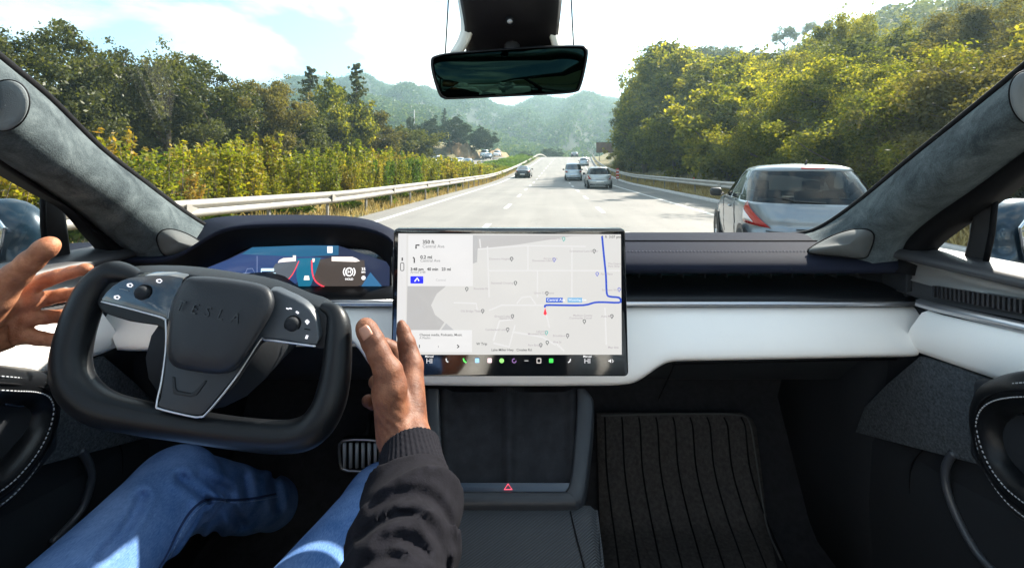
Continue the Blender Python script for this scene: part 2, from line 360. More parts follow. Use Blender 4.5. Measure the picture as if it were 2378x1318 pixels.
road2 = loft('opposite_road', [[RG(x, y, 0.02) for x in (-21.5, -18, -14, -10.8)] for y in yr], M_asph); tag(road2, kind='structure')
def marking(name, x, w, segs, dz=0.010):
    V = []; Fc = []
    for (a, b) in segs:
        n = max(2, int((b - a) / 2.5) + 1); ys = np.linspace(a, b, n)
        for i, y in enumerate(ys):
            o = len(V); V += [RG(x - w / 2, y, dz), RG(x + w / 2, y, dz)]
            if i: Fc.append((o - 2, o - 1, o + 1, o))
    return tag(mesh(name, V, Fc, M_paint), kind='structure')
marking('road_marking', -4.75, .17, [(-15, 128)])
marking('road_marking', 5.1, .17, [(-15, 128)])
marking('road_marking', -1.6, .15, [(3.2 + 6.3 * i, 3.2 + 6.3 * i + 2.0) for i in range(-2, 20)])
marking('road_marking', 1.75, .15, [(2.0 + 6.3 * i, 2.0 + 6.3 * i + 2.0) for i in range(-2, 20)])
marking('road_marking', -13.5, .15, [(3.2 + 9 * i, 3.2 + 9 * i + 3.0) for i in range(-2, 14)], .026)
marking('road_marking', -17, .15, [(3.2 + 9 * i, 3.2 + 9 * i + 3.0) for i in range(-2, 14)], .026)
kb = loft('kerb', [[RG(6.9, y, 0.0), RG(6.9, y, .12), RG(7.1, y, .13), RG(7.1, y, -.05)] for y in yr], M_conc); tag(kb, kind='structure')
# -- guardrails
def rail_x(side, Y):
    if side < 0: return float(np.interp(Y, [-15, 4, 8, 13, 25, 45, 70, 130], [-7.3, -7.0, -6.5, -5.9, -5.7, -5.75, -5.9, -6.2]))
    return float(np.interp(Y, [-15, 5, 20, 60, 130], [8.0, 8.0, 7.6, 7.4, 7.4]))
def guardrail(side, label):
    root = empty('guardrail', RG(rail_x(side, 10), 10)); inv = root.matrix_world.inverted() if False else Matrix.Translation(-root.location)
    s = -side; ys = list(np.arange(-14, 40, 1.0)) + list(np.arange(40, 136, 2.5))
    pr = [(0.0, .43), (.035, .45), (.06, .49), (.055, .53), (.012, .575), (.012, .605), (.055, .65), (.06, .69), (.035, .73), (0.0, .75)]
    rows = []
    for y in ys:
        x = rail_x(side, y); rows.append([inv @ RG(x + s * a, y, z + .06) for a, z in pr])
    loft('rail', rows, M_galv, root, thick=.006)
    for y in np.arange(-14, 60, 4.3):                       # overlapping joints: a doubled plate
        x = rail_x(side, y); J = [[], []]; boxm(J, inv @ RG(x + s * .057, y, .655), (.010, .26, .20))
        mesh('joint_plate', J[0], J[1], M_galv, root, False)
    for y in np.arange(-12, 134, 2.15 if side < 0 else 3.0):
        J = [[], []]; x = rail_x(side, y) - s * .05; boxm(J, inv @ RG(x, y, .34), (.06, .08, .86)); boxm(J, inv @ RG(x + s * .035, y, .66), (.05, .12, .22))
        mesh('post', J[0], J[1], M_post, root, False)
    return tag(root, label, 'guardrail')
guardrail(-1, 'long silvery double-wave guardrail between the left lane and the central shrubs')
guardrail(1, 'galvanised guardrail at the foot of the right-hand tree slope')
# ------------------------------------------------------------------ foliage
def rot_quads(C, S, NRM=None, asp=1.6, rg=rng):
    """leaf quads centred at C, size S, random orientation"""
    n = len(C); d = rg.normal(size=(n, 3)); d /= np.linalg.norm(d, axis=1)[:, None]
    if NRM is not None: d = d * 0.75 + NRM; d /= np.linalg.norm(d, axis=1)[:, None]
    a = rg.normal(size=(n, 3)); u = np.cross(d, a); u /= np.linalg.norm(u, axis=1)[:, None]; v = np.cross(d, u)
    u = u * (S * asp)[:, None] / 2; v = v * S[:, None] / 2
    return np.stack([C - u, C - v * .9 + u * .1, C + u, C + v * .9 + u * .1], 1)
def clump_leaves(cent, rad, per, size, rg, squash=.75, shell=.55):
    """per leaves for every clump, on and inside its ragged shell"""
    n = len(cent); d = rg.normal(size=(n, per, 3)); d /= np.linalg.norm(d, axis=2)[..., None]
    r = rad[:, None] * (shell + (1 - shell) * rg.random((n, per)) ** .6) * (1 + .25 * rg.normal(size=(n, per)))
    p = cent[:, None, :] + d * r[..., None] * np.array([1, 1, squash])
    NR = d.reshape(-1, 3); C = p.reshape(-1, 3); S = size * (0.6 + .8 * rg.random(len(C)))
    return rot_quads(C, S, NR * .6, rg=rg)
def taper(J, a, b, ra, rb, seg=6, bend=0.0, rg=rng, n=4):
    a = np.array(a, float); b = np.array(b, float); pts = []
    off = rg.normal(size=3) * bend
    for i in range(n + 1):
        t = i / n; pts.append(a + (b - a) * t + off * math.sin(math.pi * t))
    tube('', pts, [ra + (rb - ra) * i / n for i in range(n + 1)], seg=seg, join=J); return pts
def tree_proto(kind, seed, leaf=None, nl=1.0):
    """unit tree about 10 m tall; returns (crown quads array, trunk J)"""
    rg = np.random.default_rng(seed); J = [[], []]; cs = []; rs = []
    if kind == 'broad':
        top = 9.6; base = 1.2; trunkpts = taper(J, (0, 0, 0), (rg.normal() * .3, rg.normal() * .3, 7.2), .24, .07, 7, .3, rg)
        for i in range(16):
            z0 = 1.6 + 5.2 * rg.random(); a = rg.random() * 6.28; ln = (2.4 + 1.7 * rg.random()) * (1.15 - .35 * abs(z0 - 4) / 4)
            p0 = np.array([0, 0, z0]); p1 = np.array([math.cos(a) * ln, math.sin(a) * ln, z0 + 1.0 + 1.6 * rg.random()])
            taper(J, p0, p1, .08, .02, 5, .25, rg)
            for k in range(5):
                t = .45 + .6 * rg.random(); c = p0 + (p1 - p0) * t + rg.normal(size=3) * [.5, .5, .45]; cs.append(c); rs.append(.5 + .55 * rg.random())
        for i in range(34):
            a = rg.random() * 6.28; z = base + (top - base) * rg.random() ** .8; w = 3.0 * math.sin(math.pi * min(max((z - .2) / (top + .6), 0), 1)) ** .7
            r = w * rg.random() ** .4; cs.append([math.cos(a) * r, math.sin(a) * r, z + .4 * rg.normal()]); rs.append(.45 + .55 * rg.random())
        Q = clump_leaves(np.array(cs), np.array(rs), int(120 * nl), leaf or .2, rg)
        # sparse outer twigs so the outline stays ragged
        c2 = np.array(cs)[rg.integers(0, len(cs), 60)] * 1.08 + rg.normal(size=(60, 3)) * .45; c2[:, 2] = np.maximum(c2[:, 2], .8)
        Q2 = clump_leaves(c2, np.full(60, .42), int(22 * nl), (leaf or .2) * .9, rg, shell=.2); Q = np.concatenate([Q, Q2])
    elif kind == 'poplar':
        top = 10; taper(J, (0, 0, 0), (.2, .1, 9), .22, .04, 7, .25, rg, 6)
        for i in range(26):
            z0 = 1.0 + 7.8 * rg.random(); a = rg.random() * 6.28; ln = (1.9 * (1 - (z0 / 10.5) ** 1.6) + .55) * (.7 + .5 * rg.random())
            p0 = np.array([0, 0, z0]); p1 = np.array([math.cos(a) * ln, math.sin(a) * ln, z0 + .7 + 1.2 * rg.random()]); taper(J, p0, p1, .05, .015, 5, .15, rg)
            for k in range(4):
                t = .35 + .7 * rg.random(); cs.append(p0 + (p1 - p0) * t + rg.normal(size=3) * .3); rs.append(.35 + .42 * rg.random())
        Q = clump_leaves(np.array(cs), np.array(rs), int(150 * nl), leaf or .15, rg, squash=.95)
    elif kind == 'pine':       # umbrella pine
        taper(J, (0, 0, 0), (.2, .1, 6.0), .26, .14, 7, .2, rg)
        for i in range(12):
            a = rg.random() * 6.28; ln = 2.2 + 1.7 * rg.random(); p1 = (math.cos(a) * ln, math.sin(a) * ln, 6.3 + 1.6 * rg.random()); taper(J, (.1, 0, 4.2 + 1.4 * rg.random()), p1, .1, .03, 5, .2, rg)
        for i in range(60):
            a = rg.random() * 6.28; r = 4.0 * rg.random() ** .5; z = 6.4 + 2.6 * (1 - (r / 4.3) ** 2) * rg.random() ** .5 + .2 * rg.normal(); cs.append([math.cos(a) * r, math.sin(a) * r, z]); rs.append(.55 + .35 * rg.random())
        Q = clump_leaves(np.array(cs), np.array(rs), int(110 * nl), leaf or .2, rg, squash=.7)
    elif kind == 'cedar':      # conifer with open tiers
        taper(J, (0, 0, 0), (0, 0, 9.9), .2, .02, 7, .05, rg, 6)
        Qs = []
        for i in range(120):
            z0 = 1.2 + 8.6 * (i / 120.0) ** .9; a = rg.random() * 6.28; ln = (2.3 * (1 - z0 / 10.2) ** .8 + .18) * (.45 + .75 * rg.random()); p0 = np.array([0, 0, z0]); p1 = np.array([math.cos(a) * ln, math.sin(a) * ln, z0 + (.35 - .25 * rg.random()) * ln]); taper(J, p0, p1, .03, .008, 4, .04, rg, 2)
            for k in range(3): cs.append(p0 + (p1 - p0) * (.35 + .32 * k) + rg.normal(size=3) * .05); rs.append(.10 + .10 * ln / 2)
        Q = clump_leaves(np.array(cs), np.array(rs), int(26 * nl), leaf or .10, rg, squash=.7)
    elif kind == 'shrub':      # upright leafy shoots, about 2.2 m
        Qs = []
        for i in range(26):
            a = rg.random() * 6.28; r = .75 * rg.random() ** .5; h = 1.2 + 1.15 * rg.random(); p0 = np.array([math.cos(a) * r * .6, math.sin(a) * r * .6, 0]); p1 = p0 + np.array([math.cos(a) * .3 * rg.random(), math.sin(a) * .3 * rg.random(), h]); taper(J, p0, p1, .012, .004, 4, .05, rg, 2)
            n = int(95 * nl); t = rg.random(n) ** .75; C = p0 + (p1 - p0) * t[:, None] + rg.normal(size=(n, 3)) * (.13 * (1.15 - t))[:, None] * [1, 1, .5]
            Qs.append(rot_quads(C, (leaf or .062) * (.6 + .8 * rg.random(n)), rg=rg, asp=2.0))
        Q = np.concatenate(Qs)
    else:                       # round bush
        for i in range(26):
            a = rg.random() * 6.28; r = 1.1 * rg.random() ** .5; z = .35 + 1.1 * rg.random(); cs.append([math.cos(a) * r, math.sin(a) * r, z]); rs.append(.3 + .3 * rg.random()); taper(J, (0, 0, 0), cs[-1], .03, .01, 4, .1, rg, 2)
        Q = clump_leaves(np.array(cs), np.array(rs), int(90 * nl), leaf or .12, rg)
    return Q, J
M_bark = pmat('bark', (.11, .085, .06), .95, bump=(12, .6, .03), var=(5, .35))
LM = {
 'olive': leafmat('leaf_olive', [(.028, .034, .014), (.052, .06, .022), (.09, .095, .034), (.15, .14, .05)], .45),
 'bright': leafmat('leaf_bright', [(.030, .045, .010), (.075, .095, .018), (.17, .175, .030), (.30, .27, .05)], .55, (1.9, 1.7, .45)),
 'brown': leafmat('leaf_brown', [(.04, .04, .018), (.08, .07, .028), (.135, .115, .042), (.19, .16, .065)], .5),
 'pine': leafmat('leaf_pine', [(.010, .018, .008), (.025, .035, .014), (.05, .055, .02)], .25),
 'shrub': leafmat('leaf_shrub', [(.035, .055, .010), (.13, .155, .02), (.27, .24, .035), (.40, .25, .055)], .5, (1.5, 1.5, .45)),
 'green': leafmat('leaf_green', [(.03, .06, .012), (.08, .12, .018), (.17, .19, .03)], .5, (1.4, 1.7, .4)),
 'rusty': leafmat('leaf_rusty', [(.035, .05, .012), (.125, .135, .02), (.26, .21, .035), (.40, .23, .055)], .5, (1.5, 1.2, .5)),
 'hedge': leafmat('leaf_hedge', [(.02, .04, .012), (.05, .075, .025), (.09, .10, .035)], .3),
}
PROTO = {}
def plant(kind, seed, leafm, loc, h, rz, name, label, cat, group=None, wide=1.0, leaf=None, nl=1.0):
    key = (kind, seed, leafm, leaf, nl)
    if key not in PROTO:
        Q, J = tree_proto(kind, seed, leaf, nl); c = quads('crown', Q, LM[leafm]); c.name = 'crown'
        t = mesh('trunk' if kind not in ('shrub', 'bush') else 'stem', J[0], J[1], M_bark); t2 = (c.data, t.data, t.name.split('.')[0]); PROTO[key] = t2
        bpy.data.objects.remove(c); bpy.data.objects.remove(t)
    cd, td, tn = PROTO[key]; unit = {'shrub': 2.2, 'bush': 2.0}.get(kind, 10.0); s = h / unit
    root = empty(name, loc, rz); root.scale = (s * wide, s * wide, s)
    for nm, d in (('crown', cd), (tn, td)):
        o = bpy.data.objects.new(nm, d); COL.objects.link(o); o.parent = root
    return tag(root, label, cat, group)
rd = random.Random(5)
# left row of trees beyond the opposite carriageway (px, distance along the road Y, height)
def at_px(px, Y):
    """road-frame X of the point seen at column px at road distance Y"""
    # camera x = (px-CX)/F*d ; solve for X
    k = (px - CX) / F; # x = k*y ; x = (X)cos+Y sin ; y = -X sin + Y cos
    return Y * (k * CY_ - SY_) / (CY_ + k * SY_)
def top_h(px, py, Y, dz=0):
    X = at_px(px, Y); w = W2(X, Y); return EYE + (HY - py) / F * w.y - gz(X - cx(Y), Y)
left = [  # px, py top, Y, kind, seed, leaf, wide, label
 (-230, -10, 15, 'broad', 11, 'olive', 1.0, 'tall olive tree at far left of the frame, partly cut off by the pillar'),
 (-60, 40, 17, 'broad', 12, 'olive', .95, 'ragged olive tree rising right over the left windscreen pillar'),
 (105, 28, 19, 'broad', 13, 'olive', .9, 'tallest ragged treetop at upper left with twiggy crown'),
 (235, 95, 22, 'broad', 11, 'olive', .8, 'lower dull green tree in the dip right of the tallest left treetop'),
 (390, 130, 25, 'broad', 12, 'olive', .95, 'broad rounded tree in the middle of the left row'),
 (480, 122, 28, 'broad', 13, 'olive', 1.0, 'full dark crowned tree with yellowing edge in the left row'),
 (600, 168, 31, 'broad', 11, 'brown', .95, 'brownish leaved tree near the end of the tall left row'),
 (690, 255, 33, 'broad', 12, 'olive', 1.2, 'low bushy grey green tree below the left conifer'),
 (790, 182, 42, 'broad', 13, 'bright', .85, 'yellowish green tree between the two conifers'),
 (860, 250, 46, 'broad', 11, 'brown', 1.1, 'brown green spreading tree right of the conifers'),
 (915, 290, 55, 'broad', 12, 'olive', 1.2, 'low dull tree before the umbrella pines'),
 (655, 215, 40, 'broad', 13, 'olive', .9, 'dark tree half hidden behind the low bushy tree'),
]
for i, (px, py, Y, k, sd, lf, wd, lab) in enumerate(left):
    X = at_px(px, Y) - cx(Y); h = top_h(px, py, Y); plant(k, sd, lf, RG(X, Y, -.1), h, rd.random() * 6, 'deciduous_tree', lab, 'tree', wide=wd, leaf=.135 if Y < 32 else None, nl=1.7 if Y < 32 else 1.0)
# understorey to close the row
for i, px in enumerate(range(-220, 960, 62)):
    Y = 21 + max(px, 0) * .033; X = at_px(px, Y) - cx(Y)
    plant('broad', 11 + i % 3, 'olive', RG(X, Y, -.9), top_h(px, 250 if px < 600 else 300, Y) + .9, rd.random() * 6, 'understorey_tree', 'low dark tree filling the foot of the left tree row', 'tree', 'low trees under the left row', wide=1.35)
for px, py, lab in ((718, 150, 'left one of two spiky conifers above the left treeline'), (828, 143, 'right one of two spiky conifers above the left treeline, with drooping dark boughs')):
    Y = 44; X = at_px(px, Y) - cx(Y); plant('cedar', 3, 'olive', RG(X, Y, 0), top_h(px, py, Y), rd.random() * 6, 'conifer', lab, 'tree', wide=.9)
for px, py, Y, lab in ((985, 275, 92, 'leftmost rounded umbrella pine beside the opposite carriageway'), (1050, 270, 98, 'widest umbrella pine in the middle of the pine clump'), (1120, 297, 106, 'lower umbrella pine at the right end of the pine clump')):
    X = at_px(px, Y) - cx(Y); plant('broad', 13, 'pine', RG(X, Y, 0), top_h(px, py, Y), rd.random() * 6, 'umbrella_pine', lab, 'tree', wide=1.35)
plant('broad', 12, 'pine', RG(at_px(950, 90) - cx(90), 90), top_h(950, 272, 90), 1, 'deciduous_tree', 'slim dark tree standing at the left of the umbrella pines', 'tree', wide=.4)
plant('cedar', 3, 'pine', RG(at_px(1032, 112) - cx(112), 112), top_h(1032, 250, 112), 1, 'conifer', 'small conifer tip poking out above the umbrella pines', 'tree', wide=.8)
# sandy bank beside the opposite carriageway
def blob_bank(name, X0, Y0, a, b, h, mat):
    rows = []
    for i in range(13):
        u = -1 + i / 6; rows.append([RG(X0 + a * u, Y0 + b * v, -.4 + h * max(0, (1 - u * u)) ** .7 * max(0, 1 - v * v) ** .6 * (1 + .2 * math.sin(9 * u + 5 * v))) for v in [-1 + j / 6 for j in range(13)]])
    return tag(loft(name, rows, mat), kind='structure')
blob_bank('sandy_bank', at_px(1080, 104) - cx(104), 104, 3.2, 6, 3.0, M_sand)
blob_bank('sandy_bank', at_px(1150, 122) - cx(122), 122, 4, 6, 2.6, M_sand)
# right-hand slope of trees
right = [
 (1560, 92, 50, 'poplar', 21, 'bright', 1.25, 'narrow bright green tree at the left end of the right-hand wood'),
 (1500, 150, 56, 'poplar', 22, 'bright', 1.0, 'slim dark green tree leaning over the road at the left edge of the right wood'),
 (1462, 215, 60, 'poplar', 23, 'olive', .9, 'dark narrow tree standing closest to the roadside billboard'),
 (1655, 105, 44, 'poplar', 22, 'bright', 1.4, 'yellow green tree with sunlit top second from the left in the right wood'),
 (1745, 130, 40, 'broad', 13, 'bright', .75, 'leafy green tree behind the yellow green one in the right wood'),
 (1850, 112, 33, 'broad', 12, 'bright', .8, 'large green tree right above the silver hatchback'),
 (1985, 12, 30, 'broad', 11, 'bright', .62, 'tallest sunlit tree with golden leaves in the right wood'),
 (2090, 60, 27, 'broad', 13, 'bright', .85, 'green tree between the tallest one and the brownish trees'),
 (2200, 15, 24, 'broad', 12, 'brown', .9, 'brownish hazy tree at upper right'),
 (2330, -10, 21, 'broad', 11, 'brown', .9, 'brownish tree cut off by the right edge above the pillar'),
 (2470, -40, 18, 'broad', 13, 'brown', .9, 'brown tree beyond the right edge seen past the pillar'),
]
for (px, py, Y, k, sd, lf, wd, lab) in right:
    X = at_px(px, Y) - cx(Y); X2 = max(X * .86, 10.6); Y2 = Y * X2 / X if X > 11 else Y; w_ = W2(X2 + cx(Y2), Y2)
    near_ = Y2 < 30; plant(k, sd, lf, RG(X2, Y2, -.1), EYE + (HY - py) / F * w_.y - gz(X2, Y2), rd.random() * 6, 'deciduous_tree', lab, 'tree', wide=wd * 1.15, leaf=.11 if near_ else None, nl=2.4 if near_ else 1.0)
def sky_h(X, Y, h, m=12):
    """keeps a tree on the slope below the skyline the photograph shows"""
    w = W2(X + cx(Y), Y); px = CX + w.x / w.y * F; py = np.interp(px, [1430, 1460, 1500, 1560, 1655, 1745, 1850, 1930, 1990, 2090, 2200, 2400], [350, 225, 155, 98, 112, 135, 110, 60, 30, 60, 20, -20]) + m
    return float(max(min(h, EYE + (HY - py) / F * w.y - gz(X, Y)), 1.5))
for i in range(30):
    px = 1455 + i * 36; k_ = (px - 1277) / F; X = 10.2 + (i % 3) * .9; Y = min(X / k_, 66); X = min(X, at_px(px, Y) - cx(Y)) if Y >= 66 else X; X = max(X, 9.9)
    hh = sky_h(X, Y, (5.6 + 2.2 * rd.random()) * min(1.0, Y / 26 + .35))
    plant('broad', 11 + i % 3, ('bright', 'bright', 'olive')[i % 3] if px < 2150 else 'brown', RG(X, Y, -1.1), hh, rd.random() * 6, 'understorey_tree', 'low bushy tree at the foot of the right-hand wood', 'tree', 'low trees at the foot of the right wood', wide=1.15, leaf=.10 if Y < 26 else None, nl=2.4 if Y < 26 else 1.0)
for i in range(26):
    Y = 14 + i * 2.6; X = 15 + (i % 3) * 3.0
    plant('broad', 11 + i % 3, 'olive' if i % 2 else 'bright', RG(X, Y, -.6), sky_h(X, Y, 5.5 + 2.5 * rd.random() if Y < 40 else 7 + 3 * rd.random(), 25) + .6, rd.random() * 6, 'slope_tree', 'green tree added behind the front trees of the right wood to shade the road', 'tree', 'trees on the right slope', wide=1.15)
# the rest of the wooded slope is one mass
n_ = 1500; sx = rng.uniform(22, 75, n_); sy = rng.uniform(8, 190, n_); C_ = np.array([list(RG(a, b, .6)) for a, b in zip(sx, sy)]); rr_ = 1.3 + 1.4 * rng.random(n_)
tag(quads('slope_wood', clump_leaves(C_, rr_, 60, .5, rng, squash=.9, shell=.8), LM['olive']), kind='stuff')
for X, Y, h, sd in ((12.0, 60, 13, 12), (13.2, 55, 15, 13), (13.2, 49, 15, 11), (12.8, 43, 14, 12), (12.2, 30, 11, 13)):  # extra trees added to throw bands of shadow across the lanes
    plant('broad', sd, 'bright', RG(X, Y, -.3), sky_h(X, Y, h, 5) + .3, sd * 1.3, 'slope_tree', 'green tree added behind the front trees of the right wood to shade the road', 'tree', 'trees on the right slope', wide=.8)
# hill-top trees above the right wood
hillpts = [(1650, 95), (1700, 105), (1745, 110), (1610, 108), (2150, 25), (2210, 20), (2060, 5)]
for i, (px, py) in enumerate(hillpts):
    Y = 95; X = at_px(px, Y) - cx(Y); z = gz(X, Y); h = EYE + (HY - py) / F * W2(X + cx(Y), Y).y - z
    plant('broad', 11 + i % 3, 'olive', RG(X, Y, -.5), max(h, 5), rd.random() * 6, 'hilltop_tree', 'dull green rounded tree on the ridge behind the right wood', 'tree', 'rounded trees on the right ridge', wide=1.1)
for i, (px, py, lab) in enumerate(((1822, 50, 'leftmost flat-topped tree on the right-hand skyline'), (1880, 40, 'middle flat-topped tree on the right-hand skyline'), (1928, 38, 'rightmost of the three flat-topped trees on the skyline'))):
    Y = 88; X = at_px(px, Y) - cx(Y); z = gz(X, Y); h = EYE + (HY - py) / F * W2(X + cx(Y), Y).y - z
    plant('pine', 4, 'olive', RG(X, Y, -.2), max(h, 5), i * 2, 'flat_topped_tree', lab, 'tree', wide=.6, nl=.6)
# median shrubs
i = 0
for Y in np.arange(3.0, 30, .72):
    for xx in ((-8.0, -9.0, -10.0) if Y > 7 else (-8.6, -9.6)):
        i += 1; hh = 1.0 + 1.1 * rd.random() ** 1.6 + min(Y, 22) * .022; lm_ = ('shrub', 'shrub', 'rusty', 'shrub', 'shrub', 'shrub', 'green', 'shrub')[rd.randrange(8)]
        plant('shrub', 31 + i % 4, lm_, RG(xx + .5 * rd.random() - .25, Y + .5 * rd.random(), -.02), hh * (.8 if xx > -8.5 else 1.0), rd.random() * 6, 'median_shrub', 'upright yellow green shrub with rusty tips in the central reservation', 'shrub', 'shrubs in the central reservation', wide=1.25)
for Y in np.arange(30, 100, 2.3):
    for xx in (-7.4, -8.8, -10.2):
        i += 1; hh = (1.9 if Y < 45 else 1.25) * (.8 + .4 * rd.random()) * (.8 if xx > -8 else 1)
        plant('shrub' if Y < 45 else 'bush', 31 + i % 4, 'shrub' if i % 3 and Y < 60 else 'green', RG(xx + .5 * rd.random(), Y + rd.random(), -.02), hh, rd.random() * 6, 'low_median_bush', 'low bright green bush in the distant part of the central reservation', 'bush', 'low bushes in the central reservation', wide=1.9)
for i, Y in enumerate(np.arange(6, 30, 2.6)):
    plant('bush', 35 + i % 2, 'green', RG(rail_x(-1, Y) - .75, Y, 0), .55 + .2 * rd.random(), rd.random() * 6, 'roadside_weed', 'small green weed clump at the foot of the left guardrail', 'weed', 'weeds under the left guardrail', leaf=.16, wide=1.4, nl=.6)
# dry grass verges
def grass(name, x0, x1, y0, y1, n, h, mat):
    X = rng.uniform(x0, x1, n); Y = y0 + (y1 - y0) * rng.random(n) ** 1.6; V = np.empty((n, 4, 3), np.float32)
    for i in range(n):
        p = RG(X[i] , Y[i], -.01); a = rng.random() * 6.28; w = .012 + .012 * rng.random(); hh = h * (.4 + rng.random()); l = rng.normal(size=2) * .35 * hh
        u = np.array([math.cos(a) * w, math.sin(a) * w, 0]); q = np.array(p); tp = q + [l[0], l[1], hh]; V[i] = [q - u, q + u, tp + u * .3, tp - u * .3]
    return tag(quads(name, V, mat), kind='stuff')
M_straw = leafmat('dry_straw', [(.22, .15, .05), (.36, .27, .10), (.5, .4, .18), (.3, .3, .08)], .3, (1.2, 1.1, .8))
grass('dry_grass', -7.2, -5.75, 2, 75, 9000, .26, M_straw)
grass('dry_grass', 7.15, 9.6, 2, 75, 15000, .30, M_straw)
# ------------------------------------------------------------------ hills with woods
M_hill = groundmat('wooded_hill', (.006, .013, .006), (.010, .018, .008), (.02, .026, .012), .03, .2)
LM['hill'] = leafmat('hill_leaves', [(.016, .038, .018), (.036, .070, .026), (.075, .11, .038), (.13, .145, .05)], .3)
def ridge(name, sky_pts, r0, r1, seed, nt_):
    px = np.array([p[0] for p in sky_pts], float); py = np.array([p[1] for p in sky_pts], float)
    rg = np.random.default_rng(seed); ph = rg.random(12) * 6.28
    def z(pxv, t):
        d = r0 + (r1 - r0) * t; top = EYE + (HY - np.interp(pxv, px, py)) / F * r1
        s = np.sin(t * math.pi / 2) ** 1.1; n = .10 * np.sin(pxv * .021 + ph[0] + 3 * t) * np.sin(t * 9 + ph[1] + pxv * .006) + .07 * np.sin(pxv * .047 + ph[2] - 5 * t)
        return (top + 2) * s * (1 + n * (1 - t) * 2.2) - 2
    rows = []
    for t in np.linspace(0, 1, 26): rows.append([Vector(((q - CX) / F * (r0 + (r1 - r0) * t), r0 + (r1 - r0) * t, z(q, t))) for q in np.linspace(px[0], px[-1], 90)])
    rows.append([Vector((v.x * 1.3, v.y * 1.3, -5)) for v in rows[-1]])
    tag(loft(name, rows, M_hill), kind='structure')
    t = rg.random(nt_) ** .7; q = rg.uniform(px[0], px[-1], nt_); d = r0 + (r1 - r0) * t; keep = rg.random(nt_) > .02
    t, q, d = t[keep], q[keep], d[keep]; C = np.stack([(q - CX) / F * d, d, z(q, t) + 1.2], 1)
    rad = (1.6 + 1.9 * rg.random(len(C)))
    tag(quads('hill_wood', clump_leaves(C, rad, 34, 1.15, rg, squash=.9, shell=.85), LM['hill']), kind='stuff')
ridge('hills', [(250, 260), (560, 230), (680, 215), (760, 205), (860, 204), (930, 212), (1010, 232), (1090, 245), (1150, 258), (1192, 263), (1250, 250), (1330, 238), (1440, 244), (1520, 230), (1700, 215)], 210, 560, 5, 9000)
ridge('hill_spur', [(600, 240), (760, 235), (860, 240), (940, 258), (1020, 285), (1100, 312), (1180, 335), (1260, 352), (1340, 362)], 160, 300, 6, 3600)
for (px, Y, w, h, lab) in ((1272, 150, 1.0, 6, 'dark rounded bush clump standing beyond the crest of the road'), (1215, 145, .8, 4.5, 'low scrubby tree at the left of the road crest'), (1330, 175, .7, 5, 'small dark tree far behind the crest at the right lane')):
    p = W2(at_px(px, Y), Y, prof(Y) - .5); plant('broad', 12, 'pine', p, h, 1, 'distant_tree', lab, 'tree', wide=w * 2.0)
# billboard, marker, pylon
def bframe():
    Y = 95; root = empty('billboard', W2(at_px(1405, Y), Y, gz(9, Y) - .2)); z0 = EYE + (HY - 355) / F * Y - root.location.z; z1 = EYE + (HY - 331) / F * Y - root.location.z
    J = [[], []]; boxm(J, (0, 0, (z0 + z1) / 2), (3.7, .16, z1 - z0)); mesh('panel', J[0], J[1], pmat('board_back', (.10, .055, .04), .8, var=(1.2, .5)), root, False)
    for x in (-1.2, 1.2): J = [[], []]; boxm(J, (x, .15, z1 / 2 - .6), (.12, .12, z1 + 1.0)); mesh('post', J[0], J[1], pmat('dark_steel', (.08, .08, .08), .6), root, False)
    J = [[], []]; [boxm(J, (0, -.09, z0 + q * (z1 - z0)), (3.8, .05, .07)) for q in (.01, .99)]; mesh('frame', J[0], J[1], pmat('dark_steel', (.08,) * 3, .6), root, False)
    tag(root, 'dark brown roadside billboard below the wooded hills at right of the road', 'billboard')
bframe()
Y = 42; p = W2(at_px(1434, Y), Y, gz(7.8, Y)); root = empty('marker_post', p); J = [[], []]; boxm(J, (0, 0, .75), (.28, .06, 1.0)); o = mesh('post', J[0], J[1], pmat('red_orange', (.5, .07, .03), .6), root, False); bevel(o, .02)
J = [[], []]; [boxm(J, (0, -.035, z), (.24, .01, .08)) for z in (.45, .75, 1.05)]; mesh('band', J[0], J[1], pmat('paint_white', (.75,) * 3, .6), root, False); J = [[], []]; boxm(J, (0, 0, .1), (.06, .06, .5)); mesh('stake', J[0], J[1], M_galv, root, False)
tag(root, 'red marker board with pale bands beyond the right guardrail', 'marker')
for px, Y in ((1520, 24), (1658, 15)):
    X = rail_x(1, Y) + cx(Y); root = empty('reflector', W2(X, Y, .85)); J = [[], []]; boxm(J, (0, 0, .06), (.07, .02, .1)); boxm(J, (0, 0, 0), (.02, .02, .06)); mesh('plate', J[0], J[1], pmat('red_orange', (.5, .07, .03), .6), root, False)
    tag(root, 'tiny red reflector on top of the right guardrail ' + ('nearer the silver hatchback' if Y < 20 else 'further along the road'), 'reflector')
root = empty('power_pole', W2(at_px(962, 120), 120, 3)); tube('pole', [(0, 0, 0), (0, 0, 14.5)], [.22, .14], pmat('pole_grey', (.3, .3, .29), .8), root, seg=8); J = [[], []]; [boxm(J, (0, 0, z), (2.4, .14, .14)) for z in (12.4, 13.8)]; mesh('crossarm', J[0], J[1], pmat('pole_grey', (.3,) * 3, .8), root, False)
tag(root, 'thin grey power pole with two crossarms before the far hill', 'power pole')

hz = bpy.data.meshes.new('haze'); J = [[], []]; boxm(J, (40, 330, 70), (1500, 740, 150)); hz.from_pydata([tuple(v) for v in J[0]], [], J[1]); ho_ = bpy.data.objects.new('haze', hz); COL.objects.link(ho_); tag(ho_, kind='stuff')
m = bpy.data.materials.new('haze_air'); m.use_nodes = True; t = m.node_tree; t.nodes.clear(); o = N(t, 'ShaderNodeOutputMaterial'); v = N(t, 'ShaderNodeVolumePrincipled', in_Density=.0008, in_Anisotropy=.45); v.inputs['Color'].default_value = (.60, .86, .93, 1); L(t, v.outputs[0], o.inputs['Volume']); hz.materials.append(m)
